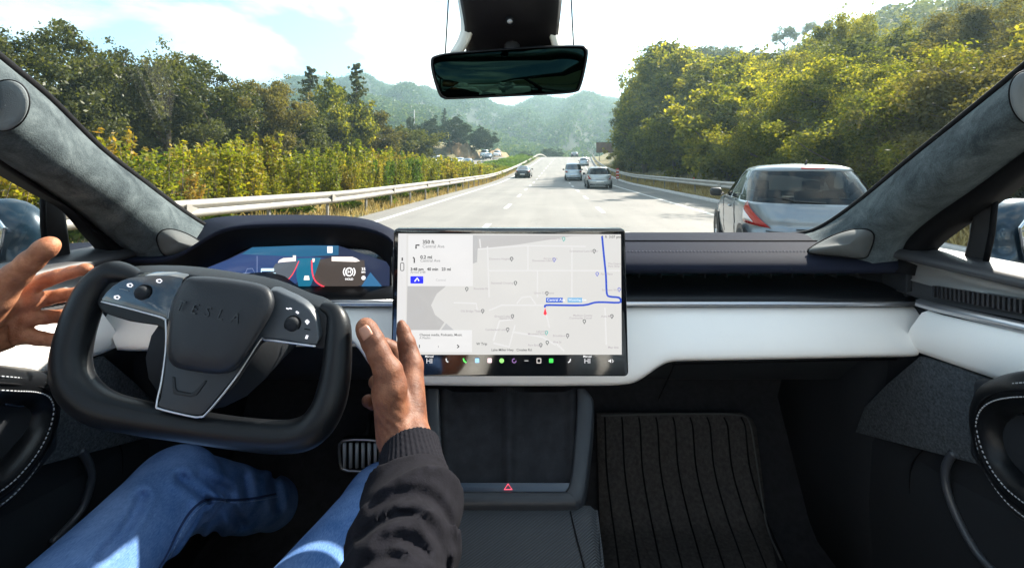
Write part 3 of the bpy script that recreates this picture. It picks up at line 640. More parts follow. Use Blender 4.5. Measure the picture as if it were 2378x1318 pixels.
# ================================================================== vehicles
def carpaint(name, col, metal=.5, rough=.28): return pmat(name, col, rough, metal, coat=.8, var=(14, .05))
M_tyre = pmat('tyre_rubber', (.02,) * 3, .85, bump=(60, .4, .003)); M_rim = pmat('alloy', (.55, .55, .56), .3, .8); M_blk = pmat('black_trim', (.018,) * 3, .5)
M_cglass = glassmat('car_window', (.40, .45, .44), 1.0); M_lred = pmat('lamp_red', (.36, .008, .006), .22, coat=.5, spec=.5); M_lclr = pmat('lamp_clear', (.78, .78, .8), .12, coat=1.0)
M_dkglass = pmat('dark_window', (.02, .025, .03), .06, coat=1.0, spec=1.0); M_plate = pmat('plate_white', (.75, .75, .7), .5); M_seatc = pmat('seat_cloth', (.04, .04, .045), .9)
def ring_thetas(n=72, e=5.0, w=.85, l=1.9):
    th = np.linspace(0, 2 * np.pi, 2400, endpoint=False); c, s = np.cos(th), np.sin(th)
    x = w * np.sign(c) * abs(c) ** (2 / e); y = l * np.sign(s) * abs(s) ** (2 / e)
    d = np.r_[0, np.cumsum(np.hypot(np.diff(np.r_[x, x[0]]), np.diff(np.r_[y, y[0]])))]; return np.interp(np.linspace(0, d[-1], n, endpoint=False), d, np.r_[th, 2 * np.pi])
HATCH = dict(L=3.85, z=[.20, .28, .45, .58, .61, .76, .90, .985, 1.08, 1.20, 1.32, 1.41, 1.455, 1.49, 1.51], rear=[.10, .03, 0, .0, .055, .05, .09, .13, .19, .27, .36, .44, .46, .60, 1.0],
    front=[.14, .05, 0, .02, .06, .14, .50, 1.12, 1.28, 1.50, 1.70, 1.86, 1.98, 2.12, 2.4], w=[.78, .82, .842, .845, .838, .845, .84, .81, .785, .745, .70, .65, .60, .49, .24], win=(7, 11))
EST = dict(HATCH, L=4.2)
SEDAN = dict(L=4.4, z=[.20, .28, .42, .55, .60, .72, .86, .93, 1.00, 1.12, 1.24, 1.33, 1.37, 1.40, 1.42], rear=[.12, .04, 0, 0, .04, .03, .08, .25, .45, .62, .80, .95, 1.1, 1.3, 1.7],
    front=[.14, .05, 0, .02, .05, .14, .6, 1.2, 1.4, 1.62, 1.84, 2.0, 2.1, 2.25, 2.5], w=[.80, .86, .88, .885, .88, .88, .86, .82, .80, .75, .70, .66, .62, .52, .25], win=(8, 11))
VAN = dict(L=4.3, z=[.22, .30, .50, .66, .69, .86, 1.02, 1.12, 1.20, 1.36, 1.54, 1.66, 1.74, 1.79, 1.82], rear=[.08, .03, 0, .0, .05, .04, .05, .07, .09, .13, .18, .22, .24, .34, .8],
    front=[.14, .05, 0, .02, .06, .14, .45, .95, 1.10, 1.35, 1.62, 1.80, 1.95, 2.1, 2.4], w=[.80, .85, .875, .88, .875, .88, .875, .86, .85, .82, .79, .76, .73, .62, .3], win=(7, 11))
def build_car(spec, loc, rz, paint, name, label, cat, group=None, detail=2, see=True, taillamp='tall', scale=1.0):
    L_ = spec['L']; ks = np.array(spec['z']); root = empty(name, loc, rz); root.scale = (scale,) * 3; e = 4.3
    th = ring_thetas(); n = len(th)
    def rp(t, z, off=0.0):
        yr_ = np.interp(z, ks, spec['rear']); yf = L_ - np.interp(z, ks, spec['front']); w = np.interp(z, ks, spec['w']); yc = (yr_ + yf) / 2; l = (yf - yr_) / 2
        ee = e - 1.9 * min(max((z - ks[7]) / (ks[-1] - ks[7]), 0), 1)
        c, s = math.cos(t), math.sin(t); return Vector(((w + off) * math.copysign(abs(c) ** (2 / ee), c), yc + (l + off) * math.copysign(abs(s) ** (2 / ee), s), z))
    zs = sorted(set([round(float(v), 3) for v in ks] + [round(float(v), 3) for v in np.linspace(.3, ks[-2], 12)])); zb, zt = ks[spec['win'][0]], ks[spec['win'][1]]
    zs = [z for z in zs if not any(0 < abs(z - k) < .018 for k in ks) or any(abs(z - k) < 1e-3 for k in ks)]
    V = [rp(t, z) for z in zs for t in th]; top = rp(0, ks[-1]); V.append(Vector((0, (spec['rear'][-1] + L_ - spec['front'][-1]) / 2, ks[-1] + .012)))
    body = []; wins = {}
    def region(a, b, z0, z1):
        t = (a + b) / 2; zc = (z0 + z1) / 2
        if not (zb - 1e-4 < z0 and z1 < zt + 1e-4): return None
        p = rp(t, zc); w = np.interp(zc, ks, spec['w']); yr_ = np.interp(zc, ks, spec['rear']); yf = L_ - np.interp(zc, ks, spec['front'])
        if abs(p.x) < w * .885 and p.y < yr_ + .45: return 'rear_window'
        if abs(p.x) < w * .90 and p.y > yf - .6: return 'windscreen'
        u = (p.y - yr_) / (yf - yr_)
        if .12 < u < .30: return 'side_window_%d_%d' % (0, p.x > 0)
        if .335 < u < .56: return 'side_window_%d_%d' % (1, p.x > 0)
        if .59 < u < .93: return 'side_window_%d_%d' % (2, p.x > 0)
        return None
    for i in range(len(zs) - 1):
        for j in range(n):
            f = (i * n + j, i * n + (j + 1) % n, (i + 1) * n + (j + 1) % n, (i + 1) * n + j); r = region(th[j], th[(j + 1) % n] + (2 * math.pi if j == n - 1 else 0), zs[i], zs[i + 1])
            (body if r is None else wins.setdefault(r, [])).append(f)
    m = len(zs) - 1
    for j in range(n): body.append((m * n + j, m * n + (j + 1) % n, len(V) - 1))
    body.append(tuple(range(n))[::-1])
    o = mesh('body', V, body, paint, root); mod(o, 'SOLIDIFY', thickness=.02, offset=-1)
    for k, fs in sorted(wins.items()):
        used = sorted({i for f in fs for i in f}); mp_ = {a: b for b, a in enumerate(used)}
        nm = 'window' if k.startswith('side') else k
        mesh(nm, [V[i] * 1.0 for i in used], [tuple(mp_[i] for i in f) for f in fs], M_cglass if see else M_dkglass, root)
    def patch(nm, quad, mat, off=.006, nu=8, nv=4, par=None):
        """quad: 4 x (x or None, y or None, z) given as (theta, z)"""
        rows = [[rp((quad[0][0] * (1 - u) + quad[1][0] * u) * (1 - v) + (quad[3][0] * (1 - u) + quad[2][0] * u) * v, (quad[0][1] * (1 - u) + quad[1][1] * u) * (1 - v) + (quad[3][1] * (1 - u) + quad[2][1] * u) * v, off) for u in np.linspace(0, 1, nu)] for v in np.linspace(0, 1, nv)]
        return loft(nm, rows, mat, par or root, thick=.006, off=0)
    rear = 1.5 * math.pi
    def tx(x, z):
        """theta on the rear face with lateral position x"""
        w = np.interp(z, ks, spec['w']); ee = e - 1.9 * min(max((z - ks[7]) / (ks[-1] - ks[7]), 0), 1); c = min(abs(x) / w, 1) ** (ee / 2); return rear + math.copysign(math.asin(c), x)
    def tc(s, k): return rear + s * k
    zB = zb; zl = ks[4]
    for s in (-1, 1):                                     # tail lamps wrap round the corner
        if taillamp == 'tall':
            patch('tail_lamp', [(tx(s * .57, zl + .02), zl + .05), (tc(s, 1.12), zl + .07), (tc(s, 1.12), zB - .03), (tx(s * .765, zB + .01), zB + .0)], M_lred, .012, 10, 6)
            patch('reversing_lamp', [(tx(s * .73, zl + .09), zl + .10), (tc(s, 1.12), zl + .11), (tc(s, 1.12), zB - .10), (tx(s * .80, zB - .12), zB - .12)], M_lclr, .019, 8, 4)
        else:
            patch('tail_lamp', [(tx(s * .60, zB - .2), zB - .26), (tc(s, 1.05), zB - .24), (tc(s, 1.05), zB - .10), (tx(s * .62, zB - .1), zB - .10)], M_lred, .01, 8, 3)
        patch('headlamp', [(math.pi / 2 - s * .25, .62), (math.pi / 2 - s * 1.1, .66), (math.pi / 2 - s * 1.05, .78), (math.pi / 2 - s * .35, .72)], M_lclr, .008, 6, 3)
    zr0, zr1 = ks[1], ks[3]
    patch('hatch_seam', [(tx(-.62, zl), zl - .004), (tx(.62, zl), zl - .004), (tx(.62, zl), zl + .010), (tx(-.62, zl), zl + .010)], M_blk, .004, 16, 2)
    patch('number_plate', [(tx(-.26, zl), zr1 - .15), (tx(.26, zl), zr1 - .15), (tx(.26, zl), zr1 - .04), (tx(-.26, zl), zr1 - .04)], M_plate, .012, 4, 2)
    patch('lower_bumper', [(tx(-.7, zr0), zr0 - .05), (tx(.7, zr0), zr0 - .05), (tx(.68, zr0), zr0 + .06), (tx(-.68, zr0), zr0 + .06)], M_blk, .010, 12, 2)
    if detail > 1:
        patch('brake_light', [(tx(-.13, zt + .035), zt + .028), (tx(.13, zt + .035), zt + .028), (tx(.13, zt + .05), zt + .046), (tx(-.13, zt + .05), zt + .046)], M_lred, .012, 6, 2)
        w0 = rp(tx(.05, zB), zB + .02, .02); tube('wiper', [w0, rp(tx(-.3, zB), zB + .035, .02), rp(tx(-.42, zB + .07), zB + .07, .015)], .009, M_blk, root, 6)
        tube('aerial', [(0, .75, ks[-2]), (0, .70, ks[-1] + .05)], [.018, .006], M_blk, root, 6)
        tube('hatch_handle', [rp(tx(-.3, .8), zl + .05, .01), rp(tx(.3, .8), zl + .05, .01)], .008, M_blk, root, 6)
        for s in (-1, 1):
            for u in (.33, .575):                          # door seams
                pts = []
                for z in np.linspace(.34, zb, 8):
                    y0 = np.interp(z, ks, spec['rear']) * 0 + L_ * (u - (.02 if u < .4 else 0)); w = np.interp(z, ks, spec['w']); pts.append((s * (w + .001), y0, z))
                tube('door_seam', pts, .005, M_blk, root, 5)
            tube('door_handle', [(s * .86, L_ * .37, .84), (s * .875, L_ * .39, .845), (s * .86, L_ * .42, .85)], .014, paint, root, 6)
            tube('trim_strip', [(s * .852, L_ * .24, .985), (s * .85, L_ * .7, .97)], .006, M_blk, root, 5)
        for x in (-.36, .36):                              # seats with headrests, seen through the glass
            J = [[], []]; boxm(J, (x, 1.75, .78), (.44, .16, .62)); boxm(J, (x, 1.72, 1.17), (.25, .11, .17)); o = mesh('seat', J[0], J[1], M_seatc, root, True); bevel(o, .04, 3)
            J = [[], []]; boxm(J, (x, .95, .82), (.5, .14, .38)); boxm(J, (x, .93, 1.07), (.22, .09, .13)); o = mesh('rear_seat', J[0], J[1], M_seatc, root, True); bevel(o, .035, 3)
        J = [[], []]; boxm(J, (0, 2.45, 1.27), (.24, .03, .07)); o = mesh('inner_mirror', J[0], J[1], M_blk, root); bevel(o, .012)
        J = [[], []]; boxm(J, (0, 2.55, .88), (1.4, .35, .12)); mesh('dashboard', J[0], J[1], M_seatc, root, False)
        patch('paper_sticker', [(tx(.36, zt), zt - .105), (tx(.46, zt), zt - .105), (tx(.45, zt), zt - .02), (tx(.37, zt), zt - .02)], M_plate, -.008, 3, 3)
    for s in (-1, 1):                                     # mirrors
        J = [[], []]; boxm(J, (s * (spec['w'][7] + .13), L_ - 1.42, zb + .03), (.20, .13, .15)); o = mesh('side_mirror', J[0], J[1], M_blk, root); bevel(o, .05, 4)
        tube('mirror_arm', [(s * (spec['w'][7] - .01), L_ - 1.40, zb - .0), (s * (spec['w'][7] + .08), L_ - 1.40, zb + .0)], .02, M_blk, root, 6)
    r = .30
    for y in (.66, L_ - .80):
        for s in (-1, 1):
            w = .845 if spec is not SEDAN else .88
            arch = [(0.0, 0.0, 0.0)] + [(0, math.cos(a) * .355, math.sin(a) * .355) for a in np.linspace(-.35, math.pi + .35, 20)]
            Vv = [Vector((s * (w + .006), y + p[1], r + p[2])) for p in arch]; Vv[0] = Vector((s * (w + .006), y, r)); Fc = [(0, i, i + 1) for i in range(1, 20)]; oo = mesh('wheel_arch', Vv, Fc, M_blk, root, False); mod(oo, 'SOLIDIFY', thickness=.006, offset=0)
            wh = empty('wheel', (s * (w - .075), y, r)); wh.parent = root
            prof_ = [(.19, -.09), (.27, -.098), (.298, -.07), (.30, 0), (.298, .07), (.27, .098), (.19, .09)]
            rows = [[Vector((q, math.cos(a) * rr, math.sin(a) * rr)) for a in np.linspace(0, 2 * math.pi, 28, endpoint=False)] for rr, q in prof_]; loft('tyre', rows, M_tyre, wh, closed=True)
            J = [[], []]; tube('', [(s * .07, 0, 0), (s * .085, 0, 0)], [.05, .045], seg=10, join=J)
            for k in range(5):
                a = k * 2 * math.pi / 5; rot = Matrix.Rotation(a, 3, 'X'); boxm(J, rot @ Vector((s * .07, 0, .11)), (.02, .055, .17), rot)
            tube('', [(s * .055, 0, 0), (s * .095, 0, 0)], [.195, .2], seg=24, join=J) if False else None
            rr_ = [[Vector((s * q, math.cos(a) * rr, math.sin(a) * rr)) for a in np.linspace(0, 2 * math.pi, 24, endpoint=False)] for rr, q in ((.185, .05), (.20, .09), (.19, .085), (.17, .03))]; o0 = len(J[0])
            for rw in rr_: J[0].extend(rw)
            for i in range(3):
                for k in range(24): J[1].append((o0 + i * 24 + k, o0 + i * 24 + (k + 1) % 24, o0 + (i + 1) * 24 + (k + 1) % 24, o0 + (i + 1) * 24 + k))
            mesh('rim', J[0], J[1], M_rim, wh)
    return tag(root, label, cat, group)
def on_road(px, Y): X = at_px(px, Y); return RG(X - cx(Y), Y, .006)
hd = -YAW
M_silver = carpaint('silver_paint', (.19, .22, .24), .35, .36); M_silver2 = carpaint('grey_silver_paint', (.42, .45, .44), .3, .34); M_white = pmat('white_paint', (.74, .76, .77), .3, coat=.8); M_bluew = carpaint('pale_blue_paint', (.5, .58, .62), .3)
M_black = carpaint('black_paint', (.012, .012, .014), .2); M_dgreen = carpaint('dark_paint', (.03, .04, .05), .3)
build_car(HATCH, on_road(1917, 5.95), hd - R(12.5), M_silver, 'hatchback', 'silver hatchback close on the right with a tall red tail lamp', 'car', scale=1.02)
build_car(HATCH, on_road(1394, 30.5), hd - .01, M_silver2, 'hatchback', 'grey silver hatchback in the right lane, the nearest car after the big hatchback', 'car')
build_car(VAN, on_road(1332, 45), hd - .02, M_bluew, 'van', 'tall pale van ahead in the middle lane', 'van', detail=1, see=False, taillamp='low')
build_car(SEDAN, on_road(1213, 50), hd - .02, M_black, 'saloon_car', 'black saloon alone in the left lane', 'car', detail=1, see=False, taillamp='low')
build_car(HATCH, on_road(1356, 80), hd - .06, M_bluew, 'hatchback', 'small pale car just beyond the pale van', 'car', detail=1, see=False)
build_car(SEDAN, on_road(1334, 112), hd - .09, M_dgreen, 'saloon_car', 'dark car half sunk behind the crest of the road', 'car', detail=1, see=False, taillamp='low')
opp = [(1056, 62, HATCH, M_bluew, 'pale blue oncoming car, leftmost of the close pair in the opposite carriageway'), (1073, 76, SEDAN, M_white, 'white oncoming car partly behind the pale blue one'), (1090, 70, HATCH, M_silver, 'silver oncoming car right of the white one'),
       (1024, 74, VAN, M_white, 'white oncoming van half hidden by the shrubs at far left of the queue'), (1129, 104, VAN, M_bluew, 'bluish oncoming van further back in the opposite carriageway'), (1138, 96, SEDAN, M_dgreen, 'dark oncoming car before the bluish van'), (1157, 108, HATCH, M_white, 'white oncoming car at the far end of the queue')]
for px, Y, sp, pt, lab in opp:
    X = min(max(at_px(px, Y) - cx(Y), -20.0), -12.0); build_car(sp, RG(X, Y, .3), hd + math.pi - .03, pt, 'oncoming_van' if sp is VAN else 'oncoming_car', lab, 'van' if sp is VAN else 'car', detail=1, see=False, taillamp='low')
# motorcycle at the far right of the lane
root = empty('motorcycle', on_road(1366, 86), hd); Mk = M_blk
for y in (0, 1.35):
    rows = [[Vector((q, y + math.cos(a) * rr, .31 + math.sin(a) * rr)) for a in np.linspace(0, 6.283, 20, endpoint=False)] for rr, q in ((.2, -.05), (.3, -.05), (.31, 0), (.3, .05), (.2, .05))]; loft('wheel', rows, M_tyre, root, closed=True)
tube('frame', [(0, .1, .5), (0, .4, .8), (0, .95, .85), (0, 1.3, .4)], [.08, .14, .15, .06], Mk, root, 8); tube('handlebar', [(-.35, 1.0, 1.02), (0, 1.1, 1.0), (.35, 1.0, 1.02)], .02, Mk, root, 6); tube('seat', [(0, 0, .85), (0, .5, .82)], [.1, .13], Mk, root, 8)
tag(root, 'small dark motorcycle by the right guardrail just before the crest', 'motorcycle')
# ================================================================== THE CAR WE SIT IN
def suedemat(name, c1, c2, c3):
    m = bpy.data.materials.new(name); m.use_nodes = True; t = m.node_tree; b = t.nodes['Principled BSDF']; b.inputs['Roughness'].default_value = .95; b.inputs['Specular IOR Level'].default_value = .2
    g = N(t, 'ShaderNodeNewGeometry'); n = N(t, 'ShaderNodeTexNoise', in_Scale=16.0, in_Detail=8.0, in_Roughness=.72, in_Distortion=.6); L(t, g.outputs['Position'], n.inputs[0])
    f = N(t, 'ShaderNodeTexNoise', in_Scale=420.0, in_Detail=3.0); L(t, g.outputs['Position'], f.inputs[0]); a = N(t, 'ShaderNodeMath', operation='MULTIPLY_ADD'); a.inputs[1].default_value = .3; L(t, f.outputs[0], a.inputs[0]); L(t, n.outputs[0], a.inputs[2])
    r = N(t, 'ShaderNodeValToRGB'); e = r.color_ramp.elements; e[0].position = .5; e[1].position = .82; e[0].color = (*c1, 1); e[1].color = (*c3, 1); x = e.new(.65); x.color = (*c2, 1); L(t, a.outputs[0], r.inputs[0]); L(t, r.outputs[0], b.inputs['Base Color'])
    bp = N(t, 'ShaderNodeBump', in_Strength=.5, in_Distance=.0015); L(t, f.outputs[0], bp.inputs['Height']); L(t, bp.outputs[0], b.inputs['Normal']); return m
M_suede = suedemat('grey_suede', (.028, .037, .041), (.060, .074, .078), (.105, .125, .128))
M_suede_d = pmat('speaker_cloth', (.15, .165, .17), .85, spec=.2, bump=(700, .5, .001))
M_pad = pmat('dash_leather', (.012, .014, .024), .72, spec=.04, bump=(500, .25, .0006), var=(14, .1))
M_leather = pmat('black_leather', (.0045, .0052, .0065), .40, spec=.28, bump=(380, .22, .0006), var=(20, .15))
M_hub = pmat('hub_leather', (.012, .0135, .017), .48, spec=.35, bump=(420, .35, .0007))
M_spoke = pmat('spoke_plastic', (.020, .024, .029), .38, spec=.35)
M_gloss = pmat('piano_black', (.006, .007, .009), .08, coat=1.0)
M_satin = pmat('satin_metal', (.55, .55, .57), .3, .9)
M_whiteL = pmat('white_leather', (.90, .87, .82), .5, bump=(420, .2, .0006), var=(5, .03))
M_carpet = pmat('black_carpet', (.024, .024, .027), .98, spec=.1, bump=(900, .9, .002), var=(60, .3))
M_cloth = pmat('door_cloth', (.080, .090, .100), .98, spec=.1, bump=(800, .9, .002, 'voronoi'), var=(260, .6))
M_plast = pmat('dark_plastic', (.018, .020, .0235), .65, spec=.2, bump=(300, .2, .0005))
M_rub = pmat('window_rubber', (.003, .003, .004), .75, spec=.15)
M_stitch = pmat('stitching', (.35, .36, .38), .8)
M_wind = glassmat('windscreen_glass', (.975, .985, .98), .3)
M_roofg = glassmat('roof_glass', (.95, .97, .96), .8)
car = empty('own_car', (0, 0.3, .3)); OFF = -car.location
tag(car, 'black, white and grey suede cabin interior with large centre screen surrounding the driver', 'car interior')
class Q_:  # shifts world-space meshes under the cabin root
    pass
def own(o, parent=None):
    """the mesh was built in world space: hang it under the cabin"""
    o.parent = parent or car; o.matrix_parent_inverse = Matrix.Translation(OFF); return o
def sub(o, parent): o.parent = parent; return o          # sub-part: parent part already carries the offset
# --- dash top pad
xs = np.linspace(-.735, .755, 40)
def across(sec, xs_=xs): return [[Vector((x, y, z)) for x in xs_] for y, z in sec]
pad = own(loft('dash_pad', across([(1.20, 1.28), (1.14, 1.322), (1.06, 1.343), (1.0, 1.344), (.93, 1.336), (.88, 1.325), (.856, 1.315), (.846, 1.305), (.846, 1.298), (.856, 1.293), (.95, 1.291)], np.linspace(.13, .755, 26)), M_pad))
own(loft('cowl', across([(1.30, 1.26), (1.20, 1.285), (1.10, 1.30), (1.06, 1.30), (1.05, 1.15)], np.linspace(-.76, .76, 20)), M_plast))
def bead(name, pts, rad, ln, gap, mat, parent, lift=0.0):
    """a row of stitches along a line"""
    pts = [Vector(p) for p in pts]; s = [0]
    for a, b in zip(pts, pts[1:]): s.append(s[-1] + (b - a).length)
    def at(t):
        t = min(max(t, 0), s[-1]); i = max(j for j in range(len(s)) if s[j] <= t + 1e-9); i = min(i, len(pts) - 2); return pts[i].lerp(pts[i + 1], (t - s[i]) / max(s[i + 1] - s[i], 1e-9))
    J = [[], []]; t = 0
    while t + ln < s[-1]: tube('', [at(t), at(t + ln)], rad, seg=5, join=J); t += ln + gap
    return mesh(name, J[0], J[1], mat, parent)
sub(bead('stitching', [(x, .893, 1.3295) for x in (.2, .745)], .0008, .0035, .0035, pmat('dark_stitch', (.10, .10, .13), .8), None), pad)
sub(tube('seam', [(x, .955, 1.3405) for x in (.19, .45, .745)], .0014, M_rub, None, 6), pad)
# --- vent slot and lower black pad
slot = own(loft('vent_slot', across([(.95, 1.2915), (.955, 1.29), (.955, 1.268), (.95, 1.265)], np.linspace(.15, .755, 20)), pmat('slot_gloss', (.008, .03, .035), .12, coat=1.0)))  # teal base colour imitates the reflection in the dark slot
for x in np.linspace(.22, .72, 12): J = [[], []]; boxm(J, (x, .93, 1.279), (.0025, .03, .018)); sub(mesh('vane', J[0], J[1], M_plast, None, False), slot)
own(loft('lower_pad', across([(.955, 1.266), (.90, 1.264), (.86, 1.258), (.842, 1.25), (.838, 1.244), (.842, 1.239)], np.linspace(-.73, .785, 40)), M_leather))
own(loft('metal_strip', across([(.8385, 1.2445), (.834, 1.2435), (.833, 1.2365), (.8385, 1.2355)], np.linspace(-.73, .783, 40)), M_satin))
# --- white dash panel
WP = [  # px top, py top, px bottom, py bottom
 (236, 716, 272, 812), (300, 714, 310, 814), (400, 713, 400, 812), (520, 712, 520, 806), (640, 711, 640, 798), (740, 711, 740, 790), (800, 711, 800, 786), (830, 711, 830, 806), (860, 711, 858, 846), (885, 711, 880, 872), (920, 711, 915, 887), (985, 711, 985, 893), (1189, 711, 1189, 895), (1380, 711, 1380, 894), (1440, 711, 1440, 892), (1475, 711, 1475, 886), (1505, 711, 1505, 868), (1535, 711, 1535, 848), (1570, 711, 1565, 838), (1640, 711, 1640, 836), (1760, 711, 1750, 834), (1900, 711, 1890, 831), (2060, 711, 2040, 828), (2150, 711, 2115, 827), (2168, 714, 2132, 824)]
wp = cr(WP, 4); rows = []
for f, d in ((0, .860), (0, .846), (.03, .841), (.3, .824), (.65, .806), (.93, .797), (.985, .800), (1.0, .812), (1.005, .86)):
    rows.append([P(w[0] * (1 - f) + w[2] * f, w[1] * (1 - f) + w[3] * f, d) for w in wp])
own(loft('white_panel', rows, M_whiteL, sub=1))
# --- knee area, firewall, floor
low = [(.86, 1.149), (.90, 1.14), (.93, 1.10), (1.0, 1.02), (1.10, .97), (1.2, .95), (1.23, .86), (1.17, .75), (1.10, .62), (1.07, .592), (1.0, .585), (.6, .585), (-1.6, .585)]
own(loft('knee_panel', across(low[:6], np.linspace(-.765, .765, 24)), M_plast)); own(loft('floor', across(low[5:], np.linspace(-.765, .765, 24)), M_carpet))
for s_ in (1, -1):
    own(loft('kick_panel', [[Vector((s_ * xk, y, z)) for xk, y in ((.772, .70), (.770, .88), (.744, .92), (.742, 1.0), (.742, 1.1), (.742, 1.3))] for z in (1.28, 1.1, .95, .8, .56)], M_plast, thick=.004))
    own(prism('dash_end', [Vector((s_ * .757, y, z)) for y, z in ((.845, 1.235), (.845, 1.31), (1.05, 1.335), (1.25, 1.27), (1.25, 1.0), (.90, 1.1))], (s_ * .012, 0, 0), M_plast, None, .002))
own(loft('firewall', across([(1.235, .95), (1.24, 1.15), (1.22, 1.27)], np.linspace(-.765, .765, 12)), M_carpet))
own(loft('bonnet', [[Vector((x, y, z - .10 * (x / .9) ** 4)) for x in np.linspace(-.9, .9, 15)] for y, z in ((1.24, 1.24), (1.4, 1.225), (1.7, 1.17), (2.0, 1.08), (2.25, .95), (2.35, .75), (2.36, .35))], pmat('own_paint', (.05, .08, .11), .25, .4, coat=1.0)))
for s_ in (1, -1): own(loft('wing', [[Vector((s_ * x, y, z)) for x, z in ((.86, 1.15), (.93, 1.05), (.96, .8), (.95, .45))] for y in (.94, 1.3, 1.7, 2.1, 2.3)], pmat('own_paint', (.05, .08, .11), .25)))
own(mesh('underbody', [Vector((x, y, .42)) for x, y in ((-.9, -2), (.9, -2), (.9, 2.3), (-.9, 2.3))], [(0, 1, 2, 3)], M_plast, None, False))
own(tube('glovebox_seam', [P(1568, 838, .868), P(1560, 860, .90), P(1545, 892, .935), P(1530, 925, .97)], .0016, M_rub, None, 6))
own(tube('glovebox_seam', [P(1560, 845, .87), P(2100, 833, .87)], .0016, M_rub, None, 6))
# --- ribbed passenger mat: a loose thing
def matpt(px, py):
    zt = [(955, 1.195), (1060, 1.16), (1150, 1.115), (1210, 1.085), (1240, 1.06), (1318, .965), (1420, .86), (1600, .72)]
    return P(px, py, np.interp(py, [a for a, b in zt], [b - .012 for a, b in zt]))
mt = empty('ribbed_floor_mat', (0.4, .9, .6)); MO = Matrix.Translation(-mt.location)
def mown(o, p=None): o.parent = p or mt; o.matrix_parent_inverse = MO; return o
M_mat = pmat('mat_pile', (.058, .053, .051), .97, spec=.1, bump=(900, .8, .002), var=(120, .4))
topx0, topx1 = 1390, 1748
def mrow(py):
    f = (py - 957) / (1318 - 957); r = 1750 + 30 * min(f * 1.4, 1) + (80 * max(f - .7, 0)); l = 1385 + 10 * f
    if py < 975: r -= (975 - py) * 1.6
    return l, r
pys = [957, 962, 970, 990, 1030, 1080, 1130, 1180, 1215, 1240, 1275, 1318, 1380, 1460, 1600]
rows = []
for py in pys:
    l, r = mrow(py); rows.append([matpt(l + (r - l) * u, py) for u in np.linspace(0, 1, 12)])
mown(loft('mat_sheet', rows, M_mat, thick=.006))
for i in range(9):
    u = (i + .45) / 9.1; pts = []
    for py in pys[2:]:
        l, r = mrow(py); k = max(py - 1100, 0) * .15 * (.6 + u); p = matpt(l + (r - l) * u + k, py); pts.append(p + Vector((0, -.006, .006)))
    mown(tube('groove', [tuple(p) for p in cr([tuple(p) for p in pts], 3)], .0022, M_rub, None, 5))
pts = [matpt(1395, 966), matpt(1600, 962), matpt(1712, 965), matpt(1738, 985), matpt(1752, 1060), matpt(1765, 1150), matpt(1780, 1230), matpt(1810, 1300)]
mown(tube('border', [tuple(p + Vector((0, -.006, .006))) for p in cr([tuple(p) for p in pts], 5)], .0022, pmat('mat_edge', (.07,) * 3, .8), None, 6))
tag(mt, 'dark ribbed mat lying in the passenger footwell', 'floor mat')
# --- centre console
def con(px, py, dz=0.0):
    d = np.interp(py, [880, 900, 1120, 1170, 1180, 1318, 1500], [.83, .815, .70, .672, .665, .61, .55]); v = P(px, py, d); v.z += dz; v.y -= dz * .4; return v
con_root = own(empty('centre_console')); con_root.location = (0, 0, 0)
def cown(o): o.parent = con_root; return o
cown(loft('phone_tray', [[con(px, py, -.012 + .003 * math.exp(-((px - 1182) / 14.0) ** 2) * 4 + .008 * (math.exp(-((px - 1035) / 12.0) ** 2) + math.exp(-((px - 1330) / 12.0) ** 2))) for px in np.linspace(1022, 1342, 60)] for py in np.linspace(898, 1122, 14)], pmat('tray_suede', (.016, .0165, .019), .95, spec=.15, bump=(500, .5, .001), var=(40, .4))))
fr_out = [(1360, 905), (1378, 925), (1378, 980), (1368, 1080), (1358, 1150), (1345, 1166), (1320, 1171), (1150, 1171), (1060, 1170), (1010, 1168), (990, 1150), (985, 1080), (985, 980), (990, 905)]
fr_in = [(1340, 905), (1341, 925), (1338, 980), (1330, 1080), (1322, 1125), (1314, 1138), (1300, 1142), (1150, 1141), (1060, 1141), (1045, 1138), (1036, 1125), (1030, 1080), (1022, 980), (1020, 905)]
fo, fi = cr(fr_out, 4), cr(fr_in, 4)
rows = [[con(a[0] + (3 if a[0] > 1189 else -3), a[1] + 2, -.03) for a in fo], [con(*a, -.004) for a in fo], [con(a[0] * .85 + b[0] * .15, a[1] * .85 + b[1] * .15, .003) for a, b in zip(fo, fi)], [con(a[0] * .15 + b[0] * .85, a[1] * .15 + b[1] * .85, .003) for a, b in zip(fo, fi)], [con(*b, .001) for b in fi], [con(*b, -.015) for b in fi]]
cown(loft('frame', rows, pmat('console_frame', (.020, .0225, .027), .42, spec=.35, bump=(400, .25, .0006))))
J = [[], []]; lid = [(1036, 1120), (1330, 1120), (1322, 1136), (1312, 1140), (1052, 1140), (1042, 1136)]
cown(prism('lid_bar', [con(*p, 0) for p in lid], (0, .002, -.008), pmat('lid_blue', (.025, .038, .058), .35)))
a, b, c_ = con(1171, 1137, .0015), con(1189, 1137, .0015), con(1180, 1124, .0015)
cown(tube('hazard_symbol', [tuple(a), tuple(b), tuple(c_)], .0007, emat('hazard_red', (1, .10, .16), 1.2), None, 5, closed=True))
rows = [[con(px + (py - 1172) * .12 * (px - 1000) / 380, py, -.012 - (.010 if px > 1375 else 0)) for px in (960, 990, 1100, 1200, 1300, 1345, 1372, 1385, 1392)] for py in (1160, 1180, 1230, 1318, 1420, 1500)]
